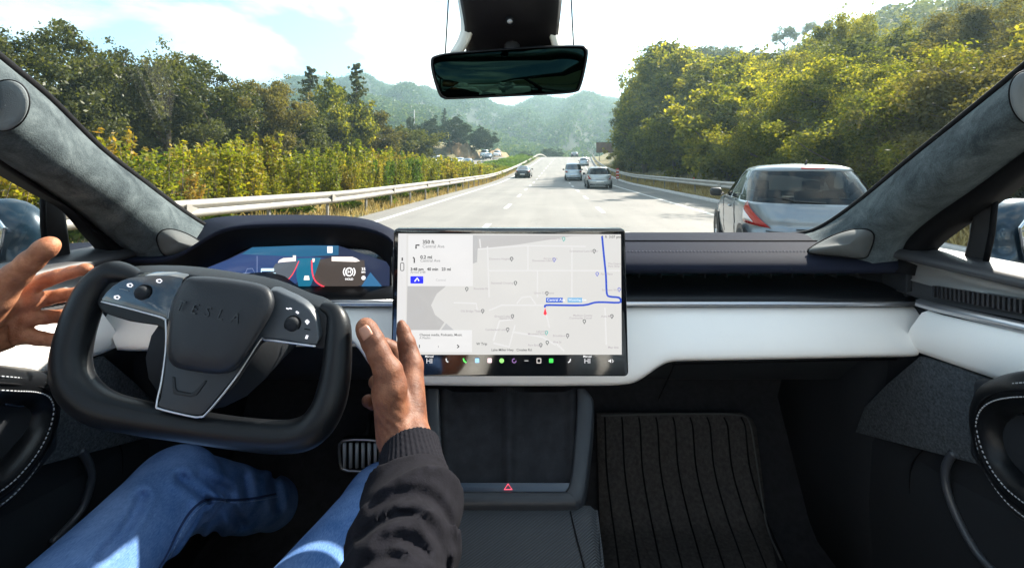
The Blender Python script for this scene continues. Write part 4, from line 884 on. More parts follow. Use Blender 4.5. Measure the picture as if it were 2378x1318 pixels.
def weave():
    m = bpy.data.materials.new('armrest_weave'); m.use_nodes = True; t = m.node_tree; b = t.nodes['Principled BSDF']; b.inputs['Roughness'].default_value = .45
    c = N(t, 'ShaderNodeTexCoord'); mp = N(t, 'ShaderNodeMapping'); mp.inputs['Rotation'].default_value = (0, 0, -.45); L(t, c.outputs['Object'], mp.inputs[0])
    w = N(t, 'ShaderNodeTexWave', in_Scale=120.0, in_Distortion=0.0, bands_direction='Y'); L(t, mp.outputs[0], w.inputs[0]); r = N(t, 'ShaderNodeValToRGB'); r.color_ramp.elements[0].color = (.002, .0025, .003, 1); r.color_ramp.elements[1].color = (.014, .018, .026, 1); L(t, w.outputs[0], r.inputs[0]); L(t, r.outputs[0], b.inputs['Base Color'])
    bp = N(t, 'ShaderNodeBump', in_Strength=.5, in_Distance=.001); L(t, w.outputs[0], bp.inputs['Height']); L(t, bp.outputs[0], b.inputs['Normal']); return m
cown(loft('armrest_lid', rows, weave()))
cown(loft('console_side', [[con(1392, 1170, -.02), con(1400, 1318, -.02), con(1415, 1500, -.02)], [con(1392, 1170, -.3), con(1400, 1318, -.3), con(1415, 1500, -.3)]], M_plast))
cown(loft('console_side', [[con(1378, 905, -.02), con(1370, 1080, -.02), con(1360, 1165, -.02)], [con(1378, 905, -.35), con(1370, 1080, -.35), con(1360, 1165, -.35)]], M_leather))
cown(loft('console_side', [[con(985, 905, -.02), con(985, 1080, -.02), con(960, 1318, -.02)], [con(985, 905, -.35), con(985, 1080, -.35), con(960, 1318, -.35)]], M_plast))
cown(tube('lid_seam', [tuple(con(px, py, -.0105)) for px, py in ((1325, 1175), (1338, 1230), (1362, 1318), (1390, 1400))], .0013, M_rub, None, 5))
cown(bead('stitching', [con(1376, 930, -.006), con(1374, 1000, -.006), con(1364, 1090, -.006), con(1358, 1150, -.006)], .0007, .003, .003, pmat('dark_stitch2', (.12, .12, .14), .8), None))
J = [[], []]
for i in range(14): v = con(1148 + i * 5.2, 903, .0); boxm(J, v, (.0012, .002, .009))
cown(mesh('tray_vent', J[0], J[1], M_plast, None, False))
# --- pedals
def pedal(px0, py0, px1, py1, d, label):
    r = own(empty('pedal')); r.location = (0, 0, 0)
    ol = cr([(px0 + 6, py0), ((px0 + px1) / 2, py0 - 2), (px1 - 4, py0 + 1), (px1, py0 + 18), (px1 - 2, py1 - 14), (px1 - 10, py1), ((px0 + px1) / 2, py1 + 3), (px0 + 8, py1), (px0, py1 - 16), (px0 - 2, py0 + 16)], 3, True)
    o = prism('rubber_pad', [P(*p, d) for p in ol], (0, .014, .004), M_rub, None, .003); o.parent = r
    n = 6
    for i in range(n):
        x = px0 + 10 + (px1 - px0 - 20) * i / (n - 1); o = tube('metal_rib', [tuple(P(x, py0 + 6, d - .003)), tuple(P(x, py1 - 6, d - .003))], .0042, pmat('pedal_metal', (.55, .58, .62), .45, .0), None, 8); o.parent = r
    o = tube('metal_edge', [tuple(P(p[0], p[1], d - .001)) for p in ol[::2]], .0035, M_satin, None, 6, closed=True); o.parent = r
    o = tube('lever', [tuple(P((px0 + px1) / 2 + 10, py0 + 10, d + .01)), tuple(P((px0 + px1) / 2 + 25, py0 - 60, d + .1))], .008, M_plast, None, 8); o.parent = r
    tag(r, label)
pedal(790, 1022, 882, 1090, 1.05, 'wide brake pedal with metal ribs')
# --- steering yoke
def yd(py): return .585 - (py - 620) / 420 * .075
yoke = own(empty('steering_yoke')); yoke.location = (0, 0, 0)
def yown(o): o.parent = yoke; return o
def yp(px, py, dz=0.0): return P(px, py, yd(py) - dz)
rim = [(330, 648, 14), (292, 636, 26), (256, 636, 34), (222, 666, 38), (192, 725, 40), (172, 790, 41), (165, 850, 41), (181, 902, 41), (234, 946, 40), (330, 970, 36), (450, 990, 34), (560, 1006, 34), (660, 1013, 36), (722, 997, 40), (760, 948, 40), (778, 880, 37), (785, 810, 34), (786, 755, 30), (775, 724, 22), (748, 712, 14)]
rc = cr(rim, 7); yown(tube('rim', [tuple(yp(r[0], r[1])) for r in rc], [r[2] * .50 / F for r in rc], M_leather, None, 20, flat=1.0, up=Vector((0, 1, 0))))
def plate(name, ol, thick, lift, mat, bev, n=3, close=True, J=None):
    pts = cr(ol, n, True) if n > 1 else ol
    return prism(name, [yp(p[0], p[1], lift) for p in pts], (0, thick, thick * .2), mat, None, bev, 4)
# spokes and column body behind the plates
yown(plate('spoke_body', [(250, 640), (390, 634), (520, 650), (620, 668), (700, 700), (745, 716), (770, 745), (765, 800), (740, 812), (620, 792), (560, 860), (500, 940), (400, 940), (382, 870), (384, 770), (300, 748), (232, 722), (226, 680)], .026, .006, M_leather, .006))
lsp = yown(plate('switch_panel', [(236, 694), (262, 664), (300, 645), (352, 640), (425, 646), (405, 690), (392, 740), (384, 737), (310, 716), (250, 702)], .012, .014, M_gloss, .002, 2))
rsp = yown(plate('switch_panel', [(625, 674), (662, 684), (705, 706), (730, 735), (738, 765), (735, 801), (670, 792), (612, 786), (600, 790), (560, 830), (540, 800), (600, 720)], .012, .014, pmat('switch_grey', (.040, .046, .054), .4), .002, 2)); rsp['label'] = 'grey switch panel'
yown(plate('lower_trim', [(388, 800), (382, 860), (372, 925), (366, 938), (378, 948), (440, 962), (463, 963), (478, 954), (540, 880), (600, 800), (560, 760), (430, 760)], .012, .016, M_spoke, .003, 2))
yown(plate('trim_recess_shade', [(398, 875), (400, 905), (402, 914), (412, 917), (445, 922), (456, 918), (480, 885), (474, 884), (450, 910), (442, 914), (412, 908), (407, 902), (405, 876)], .002, .0172, pmat('recess_shade', (.010, .012, .0145), .45, spec=.3), .0006, 1))  # raised dark strip imitates the shade inside a notch
yown(tube('chrome_line', [tuple(yp(a, b, .016)) for a, b in cr([(385, 740), (386, 800), (376, 880), (364, 937), (372, 949), (440, 965), (464, 967), (482, 957), (545, 880), (603, 792), (614, 788), (670, 795), (733, 804)], 5)], .0013, M_satin, None, 6))
yown(tube('chrome_line', [tuple(yp(a, b, .015)) for a, b in cr([(236, 700), (300, 716), (345, 728), (378, 738), (388, 748)], 5)], .0013, M_satin, None, 6))
# airbag cover: domed pad
hub = [(430, 650), (470, 641), (560, 650), (618, 664), (636, 688), (633, 722), (600, 780), (565, 835), (540, 860), (505, 868), (440, 860), (402, 848), (388, 820), (388, 770), (400, 700)]
hc = cr(hub, 5, True); c0 = np.mean(np.array(hc), 0); rows = []
for s, l in ((1.0, .004), (1.0, .020), (.985, .027), (.95, .0315), (.88, .034), (.6, .0362), (.3, .037), (.001, .0372)): rows.append([yp(c0[0] + (p[0] - c0[0]) * s, c0[1] + (p[1] - c0[1]) * s, l) for p in hc])
pad2 = yown(loft('airbag_cover', rows, M_hub, closed=True))
a, b, c_ = yp(425, 712, .0372), yp(542, 738, .0372), yp(420, 740, .0372); ex = b - a; ey = (yp(480, 700, 0) - yp(470, 760, 0))
tx_ = text('lettering', 'T  E  S  L  A', pmat('letter_dark', (.012, .012, .014), .3), None, yp(483, 725, .0375), ex, ey, .0165, .0006); tx_.data.transform(Matrix.Identity(4)); tx_.parent = yoke
for (px, py, par) in ((333, 680, lsp), (680, 752, rsp)):     # scroll wheels
    c = yp(px, py, .014); nrm = Vector((0, -1, .2)).normalized()
    tube('bezel', [tuple(c), tuple(c + nrm * .001)], .0105, M_rub, yoke, 20)
    rows = [[c + nrm * h + Vector((math.cos(a) * r, 0, math.sin(a) * r)) for a in np.linspace(0, 6.283, 20, endpoint=False)] for r, h in ((.009, 0), (.009, .003), (.0075, .0055), (.004, .007), (.0003, .0075))]
    loft('scroll_wheel', rows, M_plast, yoke, closed=True)
M_icon = emat('icon_white', (.85, .87, .95), .8)
def icon(name, segs, rad=.0006, mat=None, par=None, fn=None):
    J = [[], []]
    for s in segs: tube('', [tuple((fn or (lambda a, b: yp(a, b, .0148)))(*p)) for p in s], rad, seg=5, join=J)
    o = mesh(name, J[0], J[1], mat or M_icon); (sub(o, par) if par else yown(o)); return o
for cx_, cy_ in ((302, 662), (272, 690), (370, 652)):
    icon('symbol', [[(cx_ - 5, cy_ - 3), (cx_ + 2, cy_ - 4), (cx_ + 6, cy_), (cx_ + 2, cy_ + 4), (cx_ - 4, cy_ + 3), (cx_ - 5, cy_ - 3)], [(cx_ - 6, cy_ - 3), (cx_ - 6, cy_ + 2)]], .0007)
icon('symbol', [[(278, 671), (285, 671), (298, 675)]], .0004, pmat('dim_icon', (.25, .27, .28), .5))
icon('symbol', [[(665, 715), (669, 717), (674, 715), (677, 717)]], .0008); icon('symbol', [[(688, 723), (693, 727)]], .0012)
icon('symbol', [[(711, 744), (715, 748), (712, 750)]], .0022); icon('symbol', [[(707, 763), (714, 764), (720, 765)]], .0005, M_rub); icon('symbol', [[(714, 778), (711, 786)]], .0016)
yown(tube('column_cover', [tuple(yp(500, 810, -.03)), tuple(P(560, 760, .72)), tuple(P(600, 740, .86))], [.075, .085, .09], M_plast, None, 18))
# --- instrument hood and screen
ho = [(150, 606, .86), (230, 600, .86), (320, 600, .85), (385, 597, .835), (430, 580, .82), (475, 552, .81), (515, 531, .80), (570, 521, .80), (650, 518, .80), (740, 518, .80), (820, 522, .80), (870, 532, .80), (900, 546, .80), (914, 560, .80)]
hi_ = [(150, 640, .88), (230, 640, .88), (320, 640, .88), (385, 640, .885), (450, 634, .885), (490, 618, .885), (530, 600, .885), (570, 578, .885), (640, 570, .885), (730, 569, .885), (810, 571, .885), (860, 582, .885), (890, 600, .885), (906, 622, .885)]
a_, b_ = cr(ho, 4), cr(hi_, 4)
rows = [[P(p[0], p[1] + 8, p[2] + .28 + .02) for p in a_], [P(p[0], p[1], p[2] + .04) + Vector((0, 0, .0)) for p in a_], [P(p[0], p[1], p[2]) for p in a_], [P(p[0], p[1] + 5, p[2] - .004) for p in a_], [P(p[0], p[1] + 11, p[2] + .002) for p in a_]]
rows[0] = [Vector((r.x, p[2] + .25, r2.z - .012)) for r, r2, p in zip(rows[0], rows[2], a_)]; rows[1] = [Vector((r2.x, p[2] + .05, r2.z + .001)) for r2, p in zip(rows[2], a_)]
hood = own(loft('instrument_hood', rows, M_pad))
rows = [[P(p[0], p[1] + 10.5, p[2] + .001) for p in a_], [P(p[0] * .5 + q[0] * .5, p[1] * .5 + q[1] * .5 + 3, .84) for p, q in zip(a_, b_)], [P(q[0], q[1], q[2]) for q in b_], [P(q[0], q[1], q[2] + .02) for q in b_]]
sub(loft('hood_underside', rows, pmat('hood_black', (.003, .003, .0035), .8, spec=.15)), hood).matrix_parent_inverse = Matrix()
ins = own(empty('instrument_screen')); ins.location = (0, 0, 0)
def iown(o): o.parent = ins; return o
DI = .884
def ip(px, py, l=0.0): return P(px, py, DI - l)
iown(prism('bezel', [ip(p[0], p[1], -.003) for p in [(380, 645), (450, 632), (530, 598), (575, 572), (720, 566), (850, 572), (909, 600), (911, 700), (380, 700)]], (0, .008, 0), M_gloss))
def iface(name, pts, l, col, s=1.0): o = prism(name, [ip(p[0], p[1], l) for p in pts], (0, .0006, 0), emat('lit_' + name + '_%.2f_%.2f_%.2f' % col, col, s), None); return iown(o)
scr = iface('display', [(450, 634), (530, 601), (585, 574), (720, 569), (785, 570), (905, 610), (904, 686), (560, 686), (480, 660)], 0, (.020, .028, .06), .9)
iface('painted_reflection', [(455, 632), (530, 603), (560, 588), (700, 592), (760, 600), (700, 650), (640, 684), (560, 684), (500, 655)], .0008, (.028, .055, .15), .9)  # reflections on the display drawn in as glowing patches
iface('painted_reflection', [(586, 574), (690, 570), (786, 570), (786, 592), (700, 596), (560, 590)], .0009, (.022, .10, .19), .9)
iface('painted_reflection', [(690, 600), (745, 598), (722, 662), (715, 668), (694, 668), (688, 640)], .0014, (.012, .12, .20), .9)
iface('lane_view', [(724, 604), (772, 598), (846, 604), (850, 660), (790, 672), (750, 668), (732, 650), (724, 620)], .0010, (.055, .045, .040), 1.0)
iface('lane_view', [(640, 612), (692, 606), (680, 640), (650, 662), (632, 664), (622, 640)], .0013, (.085, .10, .12), .9)
iface('blue_prism', [(860, 632), (893, 672), (866, 682), (834, 672)], .0012, (.03, .11, .22), 1.0)
def iline(name, pts, rad, col, s=1.0, closed=False): return iown(tube(name, [tuple(ip(p[0], p[1], .0022)) for p in pts], rad, emat('lit_%s' % name, col, s), None, 6, closed))
iline('lane_line', cr([(724, 604), (725, 630), (731, 650), (745, 662), (766, 670), (786, 673)], 4), .0013, (.75, .05, .08))
iline('lane_line', cr([(694, 606), (682, 632), (668, 650), (652, 661)], 4), .0009, (.45, .06, .10))
def veh(pts, nm='vehicle_symbol', col=(.75, .66, .6)): iface(nm, pts, .0024, col, 1.0)
veh([(648, 604), (658, 599), (680, 598), (680, 593), (687, 593), (687, 606), (652, 609), (645, 610)]); veh([(770, 596), (818, 596), (828, 600), (836, 606), (826, 608), (770, 606)]); veh([(707, 640), (717, 640), (719, 650), (705, 650)]); veh([(606, 632), (610, 650), (602, 650)]); veh([(725, 600), (731, 600), (730, 608), (726, 609)])
iface('lit_bar', [(607, 623), (636, 623), (636, 629), (607, 629)], .0024, (.55, .8, .95)); iline('lit_thin', [(607, 634), (640, 634)], .0007, (.5, .75, .9)); iline('lit_thin', [(607, 624), (606, 645)], .0006, (.5, .75, .9))
iface('info_card', [(760, 572), (772, 572), (772, 587), (760, 587)], .0024, (.85, .85, .9)); iline('outline_faint', [(570, 634), (574, 624), (586, 623), (592, 634), (566, 634)], .0004, (.2, .25, .4)); iline('outline_faint', [(597, 594), (597, 632)], .0004, (.15, .2, .35))
hc_ = [(811 + 8 * math.cos(a), 631 + 9 * math.sin(a)) for a in np.linspace(0, 6.283, 20, endpoint=False)]; iline('hold_ring', hc_, .0012, (.85, .85, .85), 1.0, True)
for s in (0, math.pi): iline('hold_ring', [(811 + 13.5 * math.cos(a + s), 631 + 13 * math.sin(a + s)) for a in np.linspace(-.75, .75, 8)], .0010, (.85, .85, .85))
M_tx = emat('lit_text', (.8, .8, .8), 1.0)
def itext(s, px, py, size, nm='lettering'): iown(text(nm, s, M_tx, None, ip(px, py, .0026), (1, 0, 0), (0, 0, 1), size, .0002, bold=.0001))
itext('H', 811, 631, .010); itext('HOLD', 811, 648, .0058); itext('35', 844, 625, .0085); itext('MPH', 844, 632, .004); itext('3:07 pm', 826, 686, .0062); itext('P R N D', 797, 686, .0052)
iface('info_dot', [(844 + 5 * math.cos(a), 645 + 5 * math.sin(a)) for a in np.linspace(0, 6.283, 12, endpoint=False)], .0024, (.7, .7, .72))
own(tube('metal_strip', [tuple(P(690, 700, .84)), tuple(P(800, 699, .84)), tuple(P(912, 699, .84))], .003, M_satin, None, 8)); own(tube('metal_strip', [tuple(P(680, 692, .86)), tuple(P(912, 691, .86))], .003, pmat('strip_grey', (.12, .13, .16), .3, .6), None, 8))
# --- big centre screen
cs = own(empty('centre_screen')); cs.location = (0, 0, 0)
def sown(o): o.parent = cs; return o
def sd(py): return .742 - (py - 530) / 345 * .006
def sp(px, py, l=0.0): return P(px, py, sd(py) - l)
def rrect(x0, y0, x1, y1, r, dxl=0, dxr=0, n=6):
    o = []
    for cx0, cy0, a0 in ((x1 - r, y0 + r, -90), (x1 - r, y1 - r, 0), (x0 + r, y1 - r, 90), (x0 + r, y0 + r, 180)):
        for k in range(n + 1):
            a = R(a0 + 90 * k / n); x = cx0 + r * math.cos(a); y = cy0 + r * math.sin(a); f = (y - y0) / (y1 - y0); o.append((x + (dxl if x < (x0 + x1) / 2 else dxr) * f, y))
    return o
sown(prism('housing', [sp(p[0], p[1], 0) for p in rrect(914, 530, 1452, 874, 11, -7, 8)], (0, .014, 0), M_gloss, None, .0025, 3))
def sface(name, pts, l, col, s=1.0, par=None): return sown(prism(name, [sp(p[0], p[1], l) for p in pts], (0, .0003, 0), emat('scr_%.2f_%.2f_%.2f' % col, col, s), None))
UI = 1.0
sface('display', [(925, 542), (1442, 544), (1444, 823), (920, 823)], .0008, (.44, .435, .42), UI)
sface('map_area', [(1108, 546), (1400, 546), (1330, 548), (1200, 568), (1108, 578)], .0013, (.34, .335, .33), UI); sface('map_area', [(1096, 546), (1110, 546), (1108, 608), (1098, 612)], .0013, (.32,) * 3, UI)
sface('map_area', [(946, 664), (1036, 664), (1014, 682), (1001, 708), (1010, 730), (1032, 748), (1020, 766), (944, 766)], .0013, (.32, .315, .31), UI); sface('map_area', [(1036, 750), (1054, 766), (1024, 766)], .0013, (.33,) * 3, UI)
sface('map_card', [(948, 546), (1098, 546), (1098, 664), (948, 664)], .0016, (.50, .495, .49), UI); sface('map_card', [(938, 766), (1096, 766), (1096, 817), (938, 817)], .0016, (.50, .495, .49), UI)
sface('side_bar', [(925, 542), (944, 542), (941, 820), (921, 820)], .0016, (.47, .465, .46), UI)
def sl(name, pts, rad, col, l=.0020, s=1.0, closed=False): return sown(tube(name, [tuple(sp(p[0], p[1], l)) for p in pts], rad, emat('scr_%.2f_%.2f_%.2f' % col, col, s), None, 5, closed))
wht = (.475, .47, .465)
for pts in ([(1132, 572), (1136, 690)], [(1226, 572), (1226, 628)], [(1248, 630), (1248, 690)], [(1328, 575), (1328, 690)], [(1136, 628), (1440, 628)], [(1110, 578), (1220, 570), (1360, 572)], [(1054, 702), (1106, 704), (1108, 718)], [(1136, 720), (1165, 708), (1265, 708)],
            [(1200, 704), (1212, 690), (1232, 688), (1244, 706)], [(1146, 790), (1160, 745), (1190, 742)], [(1146, 796), (1182, 805), (1196, 755)], [(1190, 770), (1260, 782), (1290, 800)], [(1268, 728), (1276, 760)], [(1405, 715), (1408, 800)], [(1114, 555), (1116, 575)], [(1310, 815), (1290, 795)]):
    sl('street', pts, .0012, wht, .0014)
sl('route_line', cr([(1398, 548), (1402, 590), (1407, 640), (1409, 680), (1416, 688), (1436, 690), (1441, 696), (1437, 702), (1400, 701), (1380, 702), (1355, 708), (1300, 708), (1268, 708), (1266, 713)], 3), .0017, (.02, .055, .36), .0022)
sface('map_label', [(1268, 691), (1307, 691), (1307, 702), (1268, 702)], .0026, (.02, .08, .38), UI); sface('map_label', [(1318, 691), (1352, 691), (1352, 702), (1318, 702)], .0026, (.14, .30, .46), UI)
def st(s, px, py, size, col, align='LEFT', b=.00005): sown(text('lettering', s, emat('scr_%.2f_%.2f_%.2f' % col, col, 1.0), None, sp(px, py, .0030), (1, 0, 0), (0, .02, 1), size, .0001, align, b))
st('Central Ave', 1270, 696, .0062, (.6, .62, .7)); st('Wyoming Ave', 1320, 696, .0052, (.55, .6, .65))
gr = (.20,) * 3; dk = (.05,) * 3
st('350 ft', 981, 562, .0085, dk, b=.0002); st('Central Ave', 981, 572, .0075, gr); st('0.2 mi', 976, 597, .0080, dk, b=.0002); st('Central Ave', 976, 605, .0068, gr); st('3:48 pm   40 min   23 mi', 953, 625, .0068, dk, b=.0002); st('Arrive 3:48', 953, 632, .0055, gr)
st('Choose media, Podcasts, Music', 974, 777, .0056, dk); st('A Playlist', 974, 784, .005, gr); st('Lake Miller Hwy   Crosley Rd', 1141, 812, .0056, dk); st('3:07 pm', 1414, 550, .0062, dk); st('Central', 1012, 650, .0055, (.34,) * 3); st('P  R', 1397, 550, .0055, dk); st('W Trip', 1106, 798, .006, dk)
for s, px, py in (('Riverside Dr', 1100, 670), ('Old Bridge Theatre', 1070, 722), ('Dunmore Heights Dr', 1136, 601), ('Stonewall Crossing', 1140, 657), ('Union Commons', 1240, 680), ('Ground Lake Dr', 1148, 734), ('Station Park', 1160, 739), ('Cumberland Landing', 1127, 765), ('Arrow Buck', 1262, 600), ('Downtown Library', 1236, 605), ('Grovewood Lane Barber', 1322, 583),
                  ('Madison County', 1331, 732), ('Community Center', 1322, 738), ('Auto Mall', 1396, 734), ('Lightning', 1245, 769), ('Mountain Point', 1226, 775), ('Brooklane Dr', 1284, 779), ('Pine St', 1285, 794), ('Fern Bridge', 1226, 801), ('Green Lake Park', 1262, 554), ('The Depot', 1412, 612), ('Park Shop', 1412, 618), ('Park Place', 1395, 636), ('Southern Way', 1398, 673), ('Map data', 1412, 806)):
    st(s, px, py, .0048, (.30, .28, .29))
for px, py, c in ((1084, 671, 0), (1121, 722, 0), (1188, 601, 0), (1197, 657, 0), (1270, 681, 0), (1190, 734, 0), (1179, 765, 0), (1380, 583, 0), (1357, 746, 0), (1421, 734, 0), (1318, 779, 0), (1271, 795, 0), (1256, 801, 0), (1287, 603, 2), (1387, 636, 2), (1438, 672, 2), (1309, 555, 1), (1269, 772, 1)):
    col = [(.04, .05, .05), (.02, .30, .26), (.06, .08, .40)][c]
    sl('map_pin', [(px + 3.2 * math.cos(a), py - 1 + 3.2 * math.sin(a)) for a in np.linspace(2.2, 2.2 + 5.1, 9)] + [(px, py + 5.5)], .0006, col, .0026, closed=True)
sface('position_arrow', [(1266, 714), (1270, 728), (1266, 732), (1262, 728)], .0028, (.75, .03, .05), UI); sface('blue_button', rrect(953, 641, 983, 658, 2), .0024, (.02, .025, .72), UI)
sl('button_symbol', [(963, 653), (969, 645), (973, 652)], .0011, (.7, .7, .9), .0030); sl('turn_arrow', [(966, 577), (966, 569), (974, 569)], .0014, dk, .0024); sl('turn_arrow', [(962, 610), (962, 600), (959, 597)], .0012, dk, .0024); sl('car_symbol', rrect(930, 610, 938, 628, 3), .0006, dk, .0024, closed=True); sl('turn_arrow', [(934, 605), (934, 598)], .0013, dk, .0024)
sl('media_key', [(974, 800), (974, 807)], .0008, dk, .0024); sl('media_key', [(1062, 800), (1066, 804), (1062, 807)], .0010, dk, .0024); sl('media_key', [(1018, 802), (1018, 806)], .0005, gr, .0024)
def dock(pts, col, nm='dock_symbol'): sface(nm, pts, .0012, col, 1.0)
sl('dock_symbol', [(1076, 832), (1078, 838), (1083, 841)], .0013, (.12, .65, .12), .0014); dock(rrect(1103, 831, 1113, 842, 2), (.30, .52, .75)); dock(rrect(1132, 831, 1142, 842, 2), (.8, .6, .62)); dock([(1165 + 5.5 * math.cos(a), 837 + 5.5 * math.sin(a)) for a in np.linspace(0, 6.28, 14, endpoint=False)], (.25, .62, .16))
sl('dock_symbol', [(1194 + 4.5 * math.cos(a), 837 + 4.5 * math.sin(a)) for a in np.linspace(0, 5, 10)], .0007, (.22, .12, .3), .0014); sl('dock_symbol', [(1218, 837), (1227, 837)], .0007, (.3,) * 3, .0014); sl('dock_symbol', rrect(1247, 832, 1256, 842, 1), .0008, (.4, .37, .35), .0014, closed=True); dock(rrect(1275, 832, 1285, 842, 2), (.05, .55, .08))
sl('dock_symbol', [(1036, 832), (1037, 838), (1041, 840)], .0010, (.5,) * 3, .0014); sl('dock_symbol', [(1325, 833), (1323, 839), (1319, 841)], .0010, (.55,) * 3, .0014); dock([(1413, 836), (1416, 836), (1419, 833), (1419, 842), (1416, 839), (1413, 839)], (.7,) * 3); sl('dock_symbol', [(1422, 834), (1424, 838), (1422, 841)], .0007, (.5,) * 3, .0014)
for px in (997, 1364): st('HI', px, 838, .0115, (.45, .45, .47), 'CENTER'); st('Manual', px, 827, .0050, (.6,) * 3, 'CENTER')
# --- pillars
def pillar(s, E1, E2, RB, tweet, disc):
    """s=+1 right; E1 windscreen edge, E2 suede edge towards the door, RB rubber edge at the door glass"""
    e1, e2, rb = cr(E1, 6), cr(E2, 6), cr(RB, 6); n = 46
    def v(e): return resamp([P(*p) for p in e], n)
    A, B, C = v(e1), v(e2), v(rb); rows = []
    for f, b in ((0, 0), (.02, .02), (.12, .045), (.3, .07), (.5, .085), (.7, .075), (.88, .045), (1, 0)):
        rows.append([a.lerp(c, f) - (a.lerp(c, f) - Vector((0, 0, EYE))).normalized() * b for a, c in zip(A, B)])
    p = own(loft('windscreen_pillar', rows, M_suede))
    sub(tube('rubber_seal', [tuple(a) for a in A], .007, M_rub, None, 8), p)
    rows2 = [[b + Vector((0, 0, 0)) for b in B], [b.lerp(c, .35) - (b - Vector((0, 0, EYE))).normalized() * .012 for b, c in zip(B, C)], [b.lerp(c, .8) - (b - Vector((0, 0, EYE))).normalized() * .008 for b, c in zip(B, C)], list(C), [c + Vector((s * .03, 0.01, 0)) for c in C]]
    sub(loft('door_seal', rows2, M_rub), p)
    # outer shell of the pillar so that it has depth
    sub(loft('outer_shell', [list(A), [a.lerp(c, .3) + (a - Vector((0, 0, EYE))).normalized() * .05 for a, c in zip(A, C)], [a.lerp(c, .8) + (a - Vector((0, 0, EYE))).normalized() * .05 for a, c in zip(A, C)], [c + Vector((s * .03, 0.01, 0)) for c in C]], M_plast), p)
    from mathutils.bvhtree import BVHTree
    bv = BVHTree.FromPolygons([v.co[:] for v in p.data.vertices], [q.vertices[:] for q in p.data.polygons])
    def surf(px, py, fb):
        dv = (P(px, py, 1) - Vector((0, 0, EYE))).normalized(); h = bv.ray_cast(Vector((0, 0, EYE)), dv); return h[0].y if h[0] is not None else fb
    t = cr(tweet[0], 5, True); t = [np.array([q[0], q[1], surf(q[0], q[1], q[2] - .06)]) for q in t]; mn = float(np.median([q[2] for q in t])); t = [np.array([q[0], q[1], q[2] * .5 + mn * .5 + .012]) for q in t]; c0 = np.mean(np.array(t), 0); rows = []
    for sc, l in ((1.04, -.02), (1.0, .010), (.94, .015), (.7, .022), (.4, .027), (.02, .029)): rows.append([P(c0[0] + (q[0] - c0[0]) * sc, c0[1] + (q[1] - c0[1]) * sc, q[2] * min(sc, 1) + c0[2] * (1 - min(sc, 1)) - .02 - l) for q in t])
    o = sub(loft('tweeter', rows, pmat('tweeter_grey', (.06, .063, .061), .7, .0, bump=(900, .4, .0008)), closed=True), p)
    sub(tube('tweeter_gap', [tuple(P(c0[0] + (q[0] - c0[0]) * 1.03, c0[1] + (q[1] - c0[1]) * 1.03, q[2] - .026)) for q in t], .0016, M_rub, None, 6, closed=True), p)
    dx, dy, rx, ry, dd = disc; dd = min(surf(dx - s * 30, dy, dd), surf(dx - s * 20, dy + 30, dd), surf(dx - s * 30, dy - 20, dd)) - .006; rows = []
    ring = [(dx + rx * math.cos(a) + ry * .12 * math.sin(a) * s, dy + ry * math.sin(a)) for a in np.linspace(0, 6.283, 40, endpoint=False)]
    for sc, l in ((1.03, 0), (1.0, .006), (.95, .0085), (.6, .011), (.02, .012)): rows.append([P(dx + (q[0] - dx) * sc, dy + (q[1] - dy) * sc, dd - l) for q in ring])
    sub(loft('speaker_disc', rows, M_suede_d, closed=True), p); sub(tube('disc_gap', [tuple(P(q[0], q[1], dd - .004)) for q in ring], .0018, M_rub, None, 6, closed=True), p)
pillar(1, [(1790, 545, 1.10), (1850, 545, 1.06), (1905, 530, 1.01), (1990, 473, .93), (2120, 366, .80), (2250, 262, .69), (2378, 158, .60), (2560, 5, .50), (2900, -230, .40)],
       [(2060, 628, .86), (2088, 600, .86), (2108, 556, .85), (2165, 505, .80), (2270, 432, .71), (2378, 352, .64), (2480, 280, .58), (2620, 180, .52), (3000, -40, .42)],
       [(2120, 640, .84), (2140, 602, .84), (2172, 562, .82), (2255, 502, .76), (2320, 455, .70), (2378, 408, .66), (2480, 330, .6), (2620, 240, .54), (3000, 40, .44)],
       [[(1878, 584, .98), (1925, 552, .98), (1975, 535, .96), (2012, 534, .94), (2028, 548, .93), (2020, 580, .92), (2005, 598, .92), (1950, 594, .94)]], (2392, 228, 46, 62, .535))
pillar(-1, [(600, 556, 1.10), (560, 552, 1.08), (505, 540, 1.03), (430, 495, .96), (340, 428, .87), (230, 343, .77), (110, 226, .67), (0, 136, .59), (-180, -10, .50), (-520, -250, .40)],
       [(345, 628, .87), (322, 600, .87), (285, 575, .86), (190, 500, .78), (100, 436, .70), (0, 370, .62), (-100, 300, .57), (-250, 190, .52), (-620, -40, .42)],
       [(280, 640, .85), (258, 596, .85), (215, 545, .81), (165, 487, .75), (100, 450, .70), (0, 392, .645), (-100, 330, .59), (-250, 240, .54), (-620, 40, .44)],
       [[(366, 560, .95), (372, 540, .95), (396, 533, .96), (430, 542, .97), (462, 560, .98), (470, 575, .98), (430, 590, .95), (384, 592, .93)]], (12, 245, 54, 58, .535))
